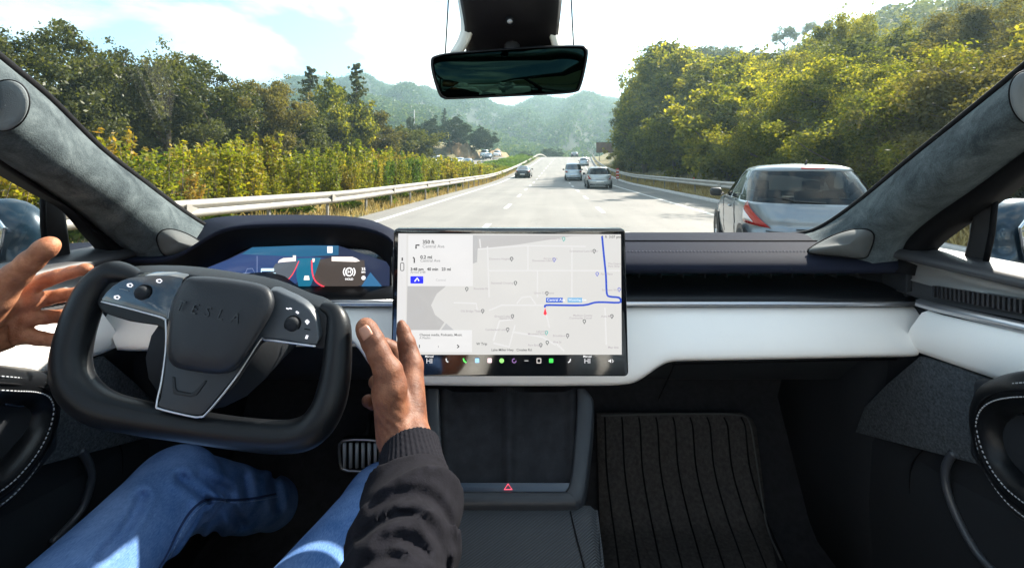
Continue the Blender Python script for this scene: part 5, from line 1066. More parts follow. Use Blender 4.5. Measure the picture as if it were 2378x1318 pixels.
# --- doors
def door(s):
    ys_ = np.concatenate([np.linspace(.94, .5, 18), np.linspace(.45, -1.3, 14)]); root = own(empty('door')); root.location = (0, 0, 0)
    def sec(name, pts, mat, slope=.12, y1=None, par=None, sub_=0, cut=None):
        rows = []
        for i, (x, z) in enumerate(pts): rows.append([Vector((s * x, y, z + (min(max(.79 - y, 0), .3)) * slope)) for y in ys_ if y1 is None or y <= y1])
        o = loft(name, rows, mat); o.parent = par or root; return o
    sec('window_sill', [(.93, 1.30), (.86, 1.338), (.80, 1.343), (.752, 1.340), (.742, 1.333), (.742, 1.325), (.752, 1.321)], pmat('sill_grey', (.045, .045, .048), .5, bump=(350, .2, .0005)), 0)
    sec('chrome_reveal', [(.752, 1.3215), (.775, 1.312), (.77, 1.288), (.765, 1.283)], pmat('reveal_metal', (.42, .41, .39), .35, .6), .05, .90)
    J = [[], []]
    for y in np.arange(.79, -.2, -.0075): boxm(J, (s * .7625, y, 1.277 + min(max(.79 - y, 0), .3) * .12), (.012, .0035, .020))
    o = mesh('vent_grille', J[0], J[1], pmat('grille_dark', (.05, .05, .055), .4, .5), None, False); o.parent = root
    sec('vent_back', [(.771, 1.288), (.769, 1.262), (.752, 1.258)], pmat('satin_dark', (.22, .22, .23), .35, .8), .12, .90)
    sec('metal_strip', [(.752, 1.2585), (.744, 1.256), (.742, 1.246), (.748, 1.243)], M_satin, .10, .83)
    o = prism('outer_skin', [Vector((s * .795, y, z)) for y, z in ((.98, .5), (.98, 1.33), (-1.3, 1.33), (-1.3, .5))], (s * .05, 0, 0), M_plast, None, .004); o.parent = root
    rows = []
    for i, (x, z) in enumerate([(.748, 1.243), (.738, 1.238), (.730, 1.205), (.732, 1.175), (.738, 1.164), (.755, 1.160)]):
        r = []
        for y in ys_:
            if y <= .82: r.append(Vector((s * x, y + (1.243 - z) * .45 * max(0, (y - .62) / .2) - .02, z + min(max(.79 - y, 0), .3) * .12)))
        rows.append(r)
    o = loft('white_panel', rows, M_whiteL); o.parent = root
    sec('upper_panel', [(.758, 1.163), (.762, 1.10), (.760, 1.02), (.757, .955)], M_plast, .18)
    sec('lower_panel', [(.756, .957), (.748, .93), (.745, .80), (.75, .60), (.755, .55)], M_plast, .18)
    ol = [(2136, 826), (2060, 890), (2006, 945), (1985, 1003), (2310, 1088), (2400, 1100), (2400, 900), (2300, 882), (2200, 845)]
    ol = ol if s > 0 else [(2378 - a, b) for a, b in ol]
    o = prism('cloth_patch', [PX(a, b, .741) for a, b in ol], (s * .01, 0, 0), M_cloth, None, .002); o.parent = root
    return root
dR = door(1); dL = door(-1)
for s, root, pts, hole in ((1, dR, [(2460, 905, .66), (2400, 905, .665), (2345, 915, .685), (2312, 938, .695), (2300, 980, .70), (2308, 1035, .70), (2330, 1090, .695), (2362, 1135, .685), (2400, 1170, .675), (2500, 1240, .65)], [(2330, 925), (2345, 905), (2400, 900), (2400, 1075), (2350, 1000)]),
                      (-1, dL, [(-60, 888, .665), (0, 892, .67), (50, 896, .69), (82, 910, .70), (92, 945, .705), (84, 1000, .70), (58, 1055, .69), (20, 1105, .68), (-30, 1150, .67), (-140, 1220, .65)], [(20, 905), (60, 900), (62, 940), (40, 1010), (-20, 1080), (-40, 905)])):
    c = cr(pts, 6); V3 = [PX(p[0], p[1], p[2] + .01) for p in c]
    o = tube('armrest', [tuple(v) for v in V3], [.0225] * len(V3), M_leather, None, 14, flat=1.0); o.parent = root
    for off in (-.006, .006):
        b_o = bead('stitching', [PX(p[0], p[1], p[2] + .01) + Vector((-s * .0222, 0, off)) + Vector((0, 0, off * .5)) for p in c], .0009, .0035, .0030, M_stitch, None); b_o.parent = root
    o = tube('armrest_groove', [tuple(v + Vector((-s * .0222, 0, 0))) for v in V3], .0018, M_rub, None, 6); o.parent = root
    o = prism('armrest_shell', [PX(p[0], p[1], .735) for p in ([(2300, 880), (2600, 880), (2600, 1300), (2400, 1200), (2290, 1050)] if s > 0 else [(95, 860), (-160, 860), (-160, 1260), (-20, 1170), (95, 1040)])], (-s * .03, 0, 0), M_plast, None, .008); o.parent = root
    q = (2366, 942) if s > 0 else (44, 923)
    ring = [(q[0] - 6, q[1] + 6), (q[0] - 2, q[1] - 7), (q[0] + 6, q[1] - 5), (q[0] + 2, q[1] + 8)]
    o = prism('switch_plate', [PX(q[0] + a, q[1] + b, .70) for a, b in ((-26, -22), (14, -26), (24, 10), (14, 24), (-30, 20))], (s * .02, 0, 0), M_gloss, None, .003); o.parent = root
    o = tube('door_symbol', [tuple(PX(a, b, .6985)) for a, b in ring], .0007, M_icon, None, 5, closed=True); o.parent = root
for s, root, pts in ((1, dR, [(2215, 1050), (2196, 1085), (2200, 1140), (2230, 1215), (2275, 1290), (2330, 1345)]), (-1, dL, [(188, 1044), (206, 1075), (212, 1110), (200, 1160), (178, 1200), (120, 1260)])):
    o = tube('pocket_edge', [tuple(PX(a, b, .742)) for a, b in cr(pts, 6)], .006, pmat('pocket_edge', (.05, .055, .065), .3), None, 8); o.parent = root
    o = tube('panel_seam', [tuple(PX(a, b, .748)) for a, b in (cr([(2145, 1042), (2115, 1090), (2120, 1190), (2160, 1300)], 5) if s > 0 else cr([(265, 1015), (283, 1045), (285, 1100)], 5))], .0012, M_rub, None, 5); o.parent = root
# quarter glass, divider bars, window glass
def side_glass(s, X):
    return
for s, root, bar, bar2 in ((1, dR, [(2302, 462), (2262, 488), (2250, 560), (2236, 612), (2286, 628), (2302, 560), (2314, 462)], None), (-1, dL, [(100, 452), (98, 500), (104, 560), (112, 622), (166, 616), (160, 560), (152, 500), (146, 486)], None)):
    o = prism('window_divider', [PX(a, b, .80) for a, b in bar], (s * .02, .02, 0), pmat('divider', (.02, .019, .02), .6), None, .004); o.parent = root
    o = tube('divider_seal', [tuple(PX(a, b, .795)) for a, b in ([(2312, 460), (2304, 540), (2285, 628)] if s > 0 else [(100, 455), (100, 520), (110, 622)])], .004, M_rub, None, 8); o.parent = root
    g = mesh('window_glass', [Vector((s * .835, .95, 1.32)), Vector((s * .835, -1.2, 1.32)), Vector((s * .72, -1.0, 1.72)), Vector((s * .72, .25, 1.72))], [(0, 1, 2, 3)], M_wind, None, False); g.parent = root
# side mirrors
for s in (1, -1):
    c = P(2420, 585, .93) if s > 0 else P(-35, 575, .93); mr = own(empty('side_mirror')); mr.location = (0, 0, 0)
    cen = Vector((s * 1.14, .93, 1.36))
    prims = [caps(cen + Vector((-.07 * s, 0, -.01)), cen + Vector((.08 * s, .01, .0)), .085, .07, (0, 1, 0, .62)), caps(cen + Vector((-.07 * s, .0, -.03)), cen + Vector((-.22 * s, .0, -.10)), .05, .03, (0, 0, 1, .6))]
    o = sdf_surface('mirror_housing', prims, .008, .03, pmat('blue_paint_dark', (.012, .035, .055), .3, .3, coat=.5, var=(9, .6))); o.parent = mr
    o = prism('mirror_glass', [cen + Vector((a * s, -.056, b)) for a, b in ((-.12, -.05), (.10, -.05), (.12, .0), (.10, .06), (-.10, .06), (-.13, .02))], (0, .006, 0), pmat('mirror_face', (.5, .55, .6), .03, 1.0), None, .002); o.parent = mr
# --- windscreen, roof, rear of the cabin
gx = np.linspace(-.76, .76, 14)
def bow(x): return .10 * (x / .76) ** 2
own(loft('windscreen', [[Vector((x * (1 - .2 * f), 1.17 - .75 * f - bow(x) * (1 - .5 * f), 1.325 + .54 * f - .02 * (x / .76) ** 2)) for x in gx] for f in np.linspace(0, 1, 8)], M_wind))
rowsr = [[Vector((x * .8, .42 - bow(x) * .5 - 2.1 * f, 1.865 - .02 * (x / .76) ** 2 - .14 * f * f)) for x in gx] for f in np.linspace(0, 1, 8)]
own(loft('glass_roof', rowsr, M_roofg))
own(tube('roof_header', cr([(-.67, .40, 1.75), (-.55, .38, 1.85), (0, .42, 1.885), (.55, .38, 1.85), (.67, .40, 1.75)], 6), .035, M_suede, None, 12))
for s in (1, -1):
    own(tube('roof_rail', [tuple(P(*((2900, -230, .40) if s > 0 else (-520, -250, .40)))), (s * .64, .0, 1.80), (s * .65, -.8, 1.78), (s * .63, -1.5, 1.66), (s * .66, -1.9, 1.35)], [.06, .05, .045, .055, .06], M_suede, None, 10))
    own(tube('centre_pillar', [(s * .66, -.35, 1.80), (s * .76, -.32, 1.35), (s * .76, -.3, .9)], [.04, .05, .05], M_plast, None, 10))
own(loft('rear_shelf', [[Vector((x, -1.85, 1.36)) for x in gx], [Vector((x, -1.9, 1.3)) for x in gx], [Vector((x, -1.95, .6)) for x in gx]], M_plast))
for x in (-.40, .40):
    st_ = own(empty('front_seat')); st_.location = (0, 0, 0)
    J = [[], []]; boxm(J, (x, -.02, .76), (.50, .56, .16)); o = mesh('seat_cushion', J[0], J[1], M_whiteL); o.parent = st_; bevel(o, .06, 4)
    J = [[], []]; boxm(J, (x, -.50, 1.10), (.50, .14, .68), Matrix.Rotation(-.3, 3, 'X')); o = mesh('seat_back', J[0], J[1], M_whiteL); o.parent = st_; bevel(o, .06, 4)
    J = [[], []]; boxm(J, (x, -.66, 1.50), (.27, .10, .19)); o = mesh('headrest', J[0], J[1], M_whiteL); o.parent = st_; bevel(o, .045, 4)
J = [[], []]; boxm(J, (0, -1.45, 1.05), (1.3, .2, .75), Matrix.Rotation(-.35, 3, 'X')); boxm(J, (0, -1.15, .78), (1.3, .55, .18)); o = own(mesh('rear_bench', J[0], J[1], M_whiteL)); bevel(o, .05, 4)
# --- rear-view mirror and its mount
mir = own(empty('rear_view_mirror')); mir.location = (0, 0, 0)
def mpnt(px, py, l=0.0): return P(px, py, .60 + (px - 1000) / 365 * .03 - l)
mo = [(1000, 140), (1012, 129), (1050, 122), (1150, 114), (1250, 107), (1345, 105), (1362, 110), (1366, 124), (1358, 170), (1348, 205), (1338, 214), (1300, 219), (1180, 225), (1050, 231), (1030, 229), (1018, 218), (1004, 175)]
mo2 = cr(mo, 3, True); c0 = np.mean(np.array(mo2), 0)
def mring(s, l): return [mpnt(c0[0] + (p[0] - c0[0]) * (s if abs(s) < .9 else 1 - (1 - s)), c0[1] + (p[1] - c0[1]) * (1 - (1 - s) * 2.2), l) for p in mo2]
o = loft('housing', [mring(.6, -.035), mring(.9, -.028), mring(1.0, -.010), mring(1.0, .0), mring(.985, .003), mring(.97, .003)], M_leather, closed=True); o.parent = mir
o = prism('mirror_glass', mring(.972, .0015), (0, .002, 0), pmat('dimmed_mirror', (.007, .017, .014), .03, 1.0), None); o.parent = mir
o = loft('mount', [[P(1066, -40, .60), P(1080, -40, .575), P(1189, -40, .565), P(1290, -40, .575), P(1304, -40, .60)], [P(1084, 50, .62), P(1094, 52, .60), P(1189, 56, .59), P(1282, 52, .60), P(1294, 50, .62)], [P(1084, 66, .64), P(1096, 68, .625), P(1189, 72, .615), P(1280, 68, .625), P(1292, 66, .64)], [P(1086, 130, .68), P(1098, 130, .66), P(1189, 130, .65), P(1276, 130, .66), P(1290, 130, .68)]], pmat('mount_black', (.004, .0035, .0045), .6, spec=.2), sub=1, thick=.004); o.parent = mir
for sgn, pts in ((-1, [(1062, -40), (1076, 50), (1070, 90), (1050, 125)]), (1, [(1310, -40), (1300, 50), (1306, 90), (1318, 125)])):
    o = loft('side_reflection', [[P(px, py, .66), P(px - sgn * 10, py, .64), P(px - sgn * 24, py, .63)] for px, py in cr(pts, 4)], pmat('reflection_cream', (.62, .60, .52), .4), thick=.004); o.parent = mir  # cream sheets imitate the white reflections beside the mount
o = tube('stem', [tuple(P(1189, 90, .64)), tuple(P(1189, 150, .63))], .012, M_blk, None, 10); o.parent = mir
c = P(1184, 50, .588); o = tube('camera_bezel', [tuple(c), tuple(c + Vector((0, -.003, 0)))], .0065, M_rub, None, 20); o.parent = mir
c = P(1184, 50, .584); rows = [[c + Vector((math.cos(a) * r, -h, math.sin(a) * r)) for a in np.linspace(0, 6.283, 16, endpoint=False)] for r, h in ((.0038, 0), (.0035, .001), (.002, .0022), (.0002, .0025))]; o = loft('camera_lens', rows, pmat('lens_grey', (.25,) * 3, .1, .6, coat=1.0), closed=True); o.parent = mir
for a, b in (((1043, -30), (1034, 128)), ((1325, -30), (1332, 108))):
    o = tube('glass_edge_line', [tuple(P(*a, .63)), tuple(P(*b, .66))], .0011, M_rub, None, 6); o.parent = mir
# ================================================================== THE DRIVER
def skinmat(name, c1, c2, c3):
    m = bpy.data.materials.new(name); m.use_nodes = True; t = m.node_tree; b = t.nodes['Principled BSDF']; b.inputs['Roughness'].default_value = .58; b.inputs['Specular IOR Level'].default_value = .3; b.inputs['Subsurface Weight'].default_value = .25
    b.inputs['Subsurface Radius'].default_value = (.012, .004, .002); b.inputs['Subsurface Scale'].default_value = .5
    c = N(t, 'ShaderNodeTexCoord'); n = N(t, 'ShaderNodeTexNoise', in_Scale=38.0, in_Detail=6.0, in_Roughness=.65); L(t, c.outputs['Object'], n.inputs[0])
    r = N(t, 'ShaderNodeValToRGB'); e = r.color_ramp.elements; e[0].position = .3; e[1].position = .72; e[0].color = (*c1, 1); e[1].color = (*c3, 1); x = e.new(.5); x.color = (*c2, 1); L(t, n.outputs[0], r.inputs[0])
    gp = N(t, 'ShaderNodeNewGeometry'); sx = N(t, 'ShaderNodeSeparateXYZ'); L(t, gp.outputs['Position'], sx.inputs[0]); mr = N(t, 'ShaderNodeMapRange'); mr.inputs['From Min'].default_value = -.30; mr.inputs['From Max'].default_value = -.50; L(t, sx.outputs['X'], mr.inputs['Value'])
    pm = N(t, 'ShaderNodeMix', data_type='RGBA', blend_type='MULTIPLY'); L(t, mr.outputs[0], pm.inputs['Factor']); L(t, r.outputs[0], pm.inputs['A']); pm.inputs['B'].default_value = (2.3, 2.5, 2.6, 1); L(t, pm.outputs['Result'], b.inputs['Base Color'])   # left hand painted brighter against the shade, besides the paler palm tone
    v = N(t, 'ShaderNodeTexVoronoi', in_Scale=520.0); L(t, c.outputs['Object'], v.inputs[0]); n2 = N(t, 'ShaderNodeTexNoise', in_Scale=150.0, in_Detail=5.0, in_Distortion=1.0); L(t, c.outputs['Object'], n2.inputs[0])
    a = N(t, 'ShaderNodeMath', operation='MULTIPLY_ADD'); a.inputs[1].default_value = .35; L(t, v.outputs[0], a.inputs[0]); L(t, n2.outputs[0], a.inputs[2]); bp = N(t, 'ShaderNodeBump', in_Strength=.45, in_Distance=.0012); L(t, a.outputs[0], bp.inputs['Height']); L(t, bp.outputs[0], b.inputs['Normal']); return m
M_skin = skinmat('skin', (.085, .028, .013), (.15, .054, .026), (.235, .098, .050))
M_nail = pmat('nail', (.36, .165, .105), .4, coat=.1); M_crease = pmat('skin_crease', (.10, .035, .02), .7)
driver = empty('person', (-.38, -.1, .84)); DM = Matrix.Translation(-driver.location)
tag(driver, 'driver in a dark sweatshirt and blue jeans holding both open hands off the wheel', 'person')
def down(o, p=None): o.parent = p or driver; o.matrix_parent_inverse = DM if p is None else Matrix(); return o
def J3(px, py, d): return P(px, py, d)
def chain(js, k=0.0):
    """js: (px,py,d,radius_px)"""
    out = []
    for a, b in zip(js, js[1:]): out.append(caps(J3(*a[:3]), J3(*b[:3]), a[3] * a[2] / F, b[3] * b[2] / F, None, k))
    return out
# -- left hand: palm to the camera, fingers pointing to the right behind the wheel
dh = .625
LH = []
wr = (-105, 770, .60)
LH += [caps(J3(*wr), J3(62, 672, dh), .026, .0135, (0, 1, 0, .7)), caps(J3(-95, 790, .60), J3(72, 702, dh), .026, .0125, (0, 1, 0, .7)), caps(J3(-95, 800, .60), J3(70, 738, dh), .025, .012, (0, 1, 0, .7)), caps(J3(-100, 812, .60), J3(56, 776, dh), .025, .0125, (0, 1, 0, .75))]
LH += [caps(J3(-60, 770, .60), J3(20, 705, .61), .022, .016, (0, 1, 0, .8))]
LH += chain([(-70, 755, .585, 46), (-15, 690, .575, 38), (35, 640, .575, 28), (72, 606, .575, 24), (104, 578, .575, 22.5), (113, 570, .575, 21)], .006)      # thumb
LH += [caps(J3(-60, 745, .59), J3(5, 668, .59), .026, .017)]
LH += chain([(62, 668, dh, 21), (112, 648, .635, 16.5), (134, 641, .637, 15.5), (168, 632, .64, 14), (197, 625, .64, 12.5), (203, 624, .64, 11)], .004)    # index
LH += chain([(70, 702, dh, 20), (112, 692, .640, 16.5), (142, 686, .643, 15.5), (178, 681, .645, 14), (215, 676, .645, 12)], .004)
LH += chain([(68, 738, dh, 19), (110, 736, .640, 15.5), (138, 734, .643, 14.5), (175, 731, .645, 13), (205, 728, .645, 11.5)], .004)
LH += chain([(54, 778, dh, 19), (95, 786, .632, 15), (120, 789, .636, 13.5), (150, 790, .638, 12), (172, 790, .638, 10.5)], .004)
for js, r in (((40, 680), 15), ((10, 740), 12)): pass
def palm_disp(G):
    # palm creases
    out = np.zeros(G.shape[:3], np.float32)
    for pts, w, dp in (([(62, 655), (50, 690), (28, 722), (12, 765)], .0013, .0045), ([(58, 700), (48, 735), (44, 780), (46, 806)], .0011, .0036), ([(0, 684), (30, 690), (52, 672)], .0012, .0032)):
        c = [J3(a, b, dh) for a, b in cr(pts, 4)]
        for a, b in zip(c, c[1:]):
            a = np.array([a.x, a.z]); b = np.array([b.x, b.z]); q = G[..., [0, 2]] - a; e = b - a; h = np.clip((q @ e) / (e @ e), 0, 1); d = np.linalg.norm(q - h[..., None] * e, axis=-1)
            out = np.maximum(out, dp * np.exp(-(d / w) ** 2))
    return out
h1 = sdf_surface('hand', LH + [caps(J3(-100, 790, .60), J3(-330, 900, .50), .030, .036)], .0019, .009, M_skin, None, palm_disp, 2); h1.name = 'left_hand_skin'
for px, d in (((115, 648, 18), .635), ((138, 640, 16), .637), ((170, 632, 14), .64), ((117, 692, 17), .64), ((134, 688, 16), .643), ((136, 735, 15), .643), ((100, 786, 15), .632), ((84, 660, 19), .628), ((88, 700, 18), .63), ((90, 737, 17), .63)):
    pass
# -- right hand: seen from the thumb side
RH = []
RH += [caps(J3(948, 1045, .520), J3(955, 850, .59), .027, .0165, (-.75, .66, 0, .85)), caps(J3(946, 1045, .525), J3(938, 868, .615), .026, .015), caps(J3(944, 1045, .53), J3(918, 895, .635), .026, .014), caps(J3(935, 1045, .54), J3(905, 925, .64), .024, .013)]
RH += [caps(J3(918, 1010, .525), J3(906, 905, .535), .0225, .0205), caps(J3(906, 905, .535), J3(902, 865, .538), .0205, .0175)]
RH += chain([(902, 866, .538, 31), (880, 822, .545, 26), (866, 792, .552, 25.5), (852, 766, .556, 23.5), (847, 758, .557, 20)], .004)      # thumb
RH += chain([(956, 850, .59, 27), (950, 822, .60, 22), (944, 797, .605, 20), (937, 770, .612, 15), (932, 753, .616, 10.5)], .004)     # index
RH += chain([(936, 868, .615, 23), (924, 836, .630, 20), (910, 812, .634, 20), (892, 803, .628, 18), (872, 812, .622, 13)], .003)     # middle, curled
RH += chain([(918, 895, .635, 21), (890, 878, .650, 17), (872, 886, .648, 15), (876, 900, .635, 12)], .003)
RH += chain([(905, 925, .64, 19), (882, 930, .630, 15.5), (866, 934, .618, 14.5), (855, 930, .605, 13), (851, 928, .600, 11)], .003)
RH += [caps(J3(948, 1030, .52), J3(945, 1200, .46), .0285, .034)]
def knuckle(G):
    out = np.zeros(G.shape[:3], np.float32)
    c = np.array(J3(868, 795, .53)); e = G - c; r = np.linalg.norm(e * [1, .4, 1.25], axis=-1); out += .0013 * np.cos(r / .0016) * np.exp(-(r / .008) ** 2)
    c = np.array(J3(893, 990, .50)); e = G - c; u = e[..., 0] * .62 + e[..., 2] * .78; r = np.linalg.norm(e * [1, .5, .8], axis=-1); out += .0011 * np.cos(u / .0012) * np.exp(-(r / .016) ** 2)
    a = np.array(J3(948, 900, .545)); b = np.array(J3(966, 1000, .505)); q = G - a; ee = b - a; h = np.clip((q @ ee) / (ee @ ee), 0, 1); d = np.linalg.norm(q - h[..., None] * ee, axis=-1); out += .0035 * np.exp(-(d / .007) ** 2)
    a = np.array(J3(926, 905, .515)); b = np.array(J3(940, 985, .50)); q = G - a; ee = b - a; h = np.clip((q @ ee) / (ee @ ee), 0, 1); d = np.linalg.norm(q - h[..., None] * ee, axis=-1); out -= .0018 * np.exp(-(d / .006) ** 2)
    return out
h2 = sdf_surface('hand', RH, .0019, .007, M_skin, None, knuckle, 2)
# the rest of the body: neck, head, torso, arms under the clothes
hd_c = Vector((-.40, -.20, 1.60))
BD = [caps((-.40, -.20, 1.60), (-.40, -.16, 1.56), .095, .075), caps((-.40, -.22, 1.40), (-.40, -.24, 1.28), .06, .075), caps((-.40, -.25, 1.27), (-.40, -.18, .98), .13, .13, (0, 1, 0, .75)), caps((-.55, -.22, 1.24), (-.25, -.22, 1.24), .07, .07), caps((-.40, -.1, .93), (-.40, -.12, .9), .15, .15),
      caps((-.25, -.20, 1.24), (-.16, .10, 1.10), .05, .042), caps((-.57, -.20, 1.24), (-.70, .08, 1.10), .05, .042), caps((-.40, -.105, 1.60), (-.40, -.085, 1.575), .014, .016), caps((-.44, -.13, 1.535), (-.36, -.13, 1.535), .03, .03),
      caps((-.50, -.20, 1.58), (-.50, -.21, 1.61), .018, .02), caps((-.30, -.20, 1.58), (-.30, -.21, 1.61), .018, .02), caps((-.30, -.07, .90), (-.26, .3, .90), .075, .07), caps((-.50, -.07, .90), (-.55, .3, .90), .075, .07)]
b3 = sdf_surface('body', BD, .011, .03, M_skin, None, None, 2)
# one continuous skin mesh: torso, both hands
def joinme(objs, name):
    V = []; Fc = []; o = 0
    for ob in objs:
        me = ob.data; n = len(me.vertices); v = np.empty(n * 3, np.float32); me.vertices.foreach_get('co', v); V.append(v.reshape(-1, 3)); l = np.empty(len(me.loops), np.int32); me.loops.foreach_get('vertex_index', l); Fc.append(l.reshape(-1, 4) + o); o += n
    V = np.concatenate(V); Q = np.concatenate(Fc); me = bpy.data.meshes.new(name); me.vertices.add(len(V)); me.vertices.foreach_set('co', V.ravel()); me.loops.add(len(Q) * 4); me.loops.foreach_set('vertex_index', Q.ravel().astype(np.int32)); me.polygons.add(len(Q)); me.polygons.foreach_set('loop_start', np.arange(0, len(Q) * 4, 4, dtype=np.int32)); me.update(calc_edges=True)
    for ob in objs: bpy.data.objects.remove(ob)
    return link(name, me, M_skin)
body = down(joinme([b3, h1, h2], 'body'))
def dsub(o): return down(o)
# nails
def nail(c, ax, nrm, w, l, name='nail'):
    ax = ax.normalized(); nrm = (nrm - ax * nrm.dot(ax)).normalized(); sd_ = ax.cross(nrm)
    rows = [[c + ax * (l * v) + sd_ * (w * u * (1 - .25 * max(v, 0) ** 2)) + nrm * (.0016 - w * .26 * u * u) for u in np.linspace(-1, 1, 7)] for v in np.linspace(-1, 1, 6)]
    return dsub(loft(name, rows, M_nail, thick=.0006))
tcn = J3(851, 764, .556); nail(tcn + Vector((.0030, -.0128, .0010)), J3(847, 757, .556) - J3(866, 792, .552), Vector((.25, -1, .12)), .0068, .0078)
# crease strokes on the near palm fingers: shallow dark folds
for pts, d in (([(104, 640), (108, 652), (106, 664)], .6235), ([(130, 631), (134, 643), (133, 653)], .6245), ([(163, 624), (166, 633), (165, 643)], .628), ([(108, 682), (112, 692), (111, 704)], .6265), ([(133, 678), (136, 687), (135, 698)], .6285), ([(128, 725), (131, 734), (130, 745)], .630), ([(74, 652), (84, 662), (86, 676)], .6165)):
    pass
# -- clothes
M_jean = bpy.data.materials.new('denim'); M_jean.use_nodes = True; t = M_jean.node_tree; b = t.nodes['Principled BSDF']; b.inputs['Roughness'].default_value = .9; b.inputs['Specular IOR Level'].default_value = .1
g = N(t, 'ShaderNodeNewGeometry'); n = N(t, 'ShaderNodeTexNoise', in_Scale=11.0, in_Detail=6.0, in_Roughness=.6); L(t, g.outputs['Position'], n.inputs[0])
w = N(t, 'ShaderNodeTexNoise', in_Scale=700.0, in_Detail=2.0); mp = N(t, 'ShaderNodeMapping'); mp.inputs['Rotation'].default_value = (.4, .2, .7); mp.inputs['Scale'].default_value = (1, .25, 1); L(t, g.outputs['Position'], mp.inputs[0]); L(t, mp.outputs[0], w.inputs[0])
a = N(t, 'ShaderNodeMath', operation='MULTIPLY_ADD'); a.inputs[1].default_value = .45; L(t, w.outputs[0], a.inputs[0]); L(t, n.outputs[0], a.inputs[2])
r = N(t, 'ShaderNodeValToRGB'); e = r.color_ramp.elements; e[0].position = .5; e[1].position = .95; e[0].color = (.045, .12, .31, 1); e[1].color = (.19, .31, .58, 1); L(t, a.outputs[0], r.inputs[0]); L(t, r.outputs[0], b.inputs['Base Color'])
bp = N(t, 'ShaderNodeBump', in_Strength=.5, in_Distance=.0012); L(t, w.outputs[0], bp.inputs['Height']); L(t, bp.outputs[0], b.inputs['Normal'])
M_dstitch = pmat('denim_stitch', (.20, .32, .55), .8); M_dseam = pmat('denim_seam', (.012, .03, .10), .9)
def grooves(G, lines, w, dp, dref=None):
    """cloth creases: shallow valleys with a rounded ridge beside them, following lines laid over the cloth"""
    qx = CX + G[..., 0] / np.maximum(G[..., 1], .05) * F; qy = HY - (G[..., 2] - EYE) / np.maximum(G[..., 1], .05) * F; out = np.zeros(G.shape[:3], np.float32)
    for ln in lines:
        c = cr(ln, 4); best = np.full(G.shape[:3], 1e9, np.float32)
        for a, b in zip(c, c[1:]):
            ex, ey = b[0] - a[0], b[1] - a[1]; h = np.clip(((qx - a[0]) * ex + (qy - a[1]) * ey) / (ex * ex + ey * ey), 0, 1); best = np.minimum(best, np.hypot(qx - a[0] - h * ex, qy - a[1] - h * ey))
        out += dp * np.exp(-(best / w) ** 2) - dp * .55 * np.exp(-((best - 2.1 * w) / (w * 1.1)) ** 2)
    return out
JG = [[(480, 1166), (474, 1215), (446, 1268), (428, 1325)], [(506, 1172), (500, 1225), (474, 1285)], [(420, 1108), (455, 1132), (482, 1156)], [(462, 1104), (505, 1130), (535, 1148)], [(566, 1108), (574, 1150)], [(636, 1112), (646, 1175)], [(330, 1150), (300, 1215), (235, 1290)], [(530, 1175), (560, 1215)]]
SG = [[(866, 1172), (925, 1146), (990, 1150), (1034, 1196), (1050, 1260)], [(842, 1245), (905, 1200), (975, 1196)], [(1000, 1215), (1030, 1275), (1036, 1330)], [(880, 1262), (940, 1250), (990, 1280)], [(835, 1318), (880, 1290), (925, 1292)]]
def leg(hip, knee, ankle, rk, rt, ra, bend):
    prims = [caps(hip, knee, rt, rk), caps(knee, ankle, rk * .97, ra)]
    kn = np.array(knee); an = np.array(ankle); hp = np.array(hip); sh = (an - kn) / np.linalg.norm(an - kn); thd = (kn - hp) / np.linalg.norm(kn - hp); back = (sh - thd); back /= np.linalg.norm(back)
    def disp(G):
        e = G - kn; out = np.zeros(G.shape[:3], np.float32)
        inner = np.clip((e @ back) * 18 + .15, 0, 1); r = np.linalg.norm(e, axis=-1)
        fan = np.arctan2(e @ sh, e @ thd)                      # folds fan out from the inside of the bend
        out += bend * .0085 * (1 - 2 * np.abs(np.sin(fan * 5.5 + .9 * wav(G, 26)))) * inner * np.exp(-((r - .085) / .055) ** 2)
        t = e @ sh; out += .0020 * wav(G, 60, 8, 5) * np.clip(t * 12, 0, 1)
        out += .0022 * wav(G, 17, 6, 9) - .0016 * np.clip(wav(G, 48, 6, 2) - .5, 0, 2) * np.exp(-(r / .16) ** 2)
        return out
    return prims, disp
lk, la, lh = J3(400, 1138, .79), J3(648, 1172, 1.13), Vector((-.52, .0, .93)); rk, rap, rh = J3(885, 1176, .80), Vector((-.225, 1.0, .62)), Vector((-.40, 0.0, .925))
pl, dl = leg(lh, lk, la, .066, .098, .056, 1.0); pr, dr_ = leg(rh, rk, rap, .066, .098, .052, .5)
Lg = down(sdf_surface('jeans', pl + pr + [caps((-.55, -.1, .93), (-.27, -.1, .93), .125, .125)], .0045, .022, M_jean, None, lambda G: np.where((G[..., 0] < -.42), dl(G) + grooves(G, JG, 11, .0085), dr_(G)), 1))
# trouser seam on the inside of the near leg, with two rows of stitching
def onsurf(o, pts, lift):
    from mathutils.bvhtree import BVHTree
    bv = BVHTree.FromPolygons([v.co[:] for v in o.data.vertices], [p.vertices[:] for p in o.data.polygons]); out = []
    for p in pts:
        dirv = (Vector(p) - Vector((0, 0, EYE))).normalized(); hit = bv.ray_cast(Vector((0, 0, EYE)), dirv)
        if hit[0] is not None: out.append(tuple(hit[0] - dirv * lift))
    return out
sm = cr([(352, 1340), (385, 1290), (412, 1235), (440, 1190), (470, 1163), (498, 1157), (530, 1160), (580, 1157), (640, 1146)], 8)
pp = onsurf(Lg, [P(a, b, .7) for a, b in sm], .0006)
if len(pp) > 4: down(tube('seam', pp, .0022, M_dseam, None, 6))
for off in (7,):
    pp2 = onsurf(Lg, [P(a + off, b + off * .8, .7) for a, b in sm], .0008)
    if len(pp2) > 4: down(bead('stitching', pp2, .0009, .006, .0022, M_dstitch, None))
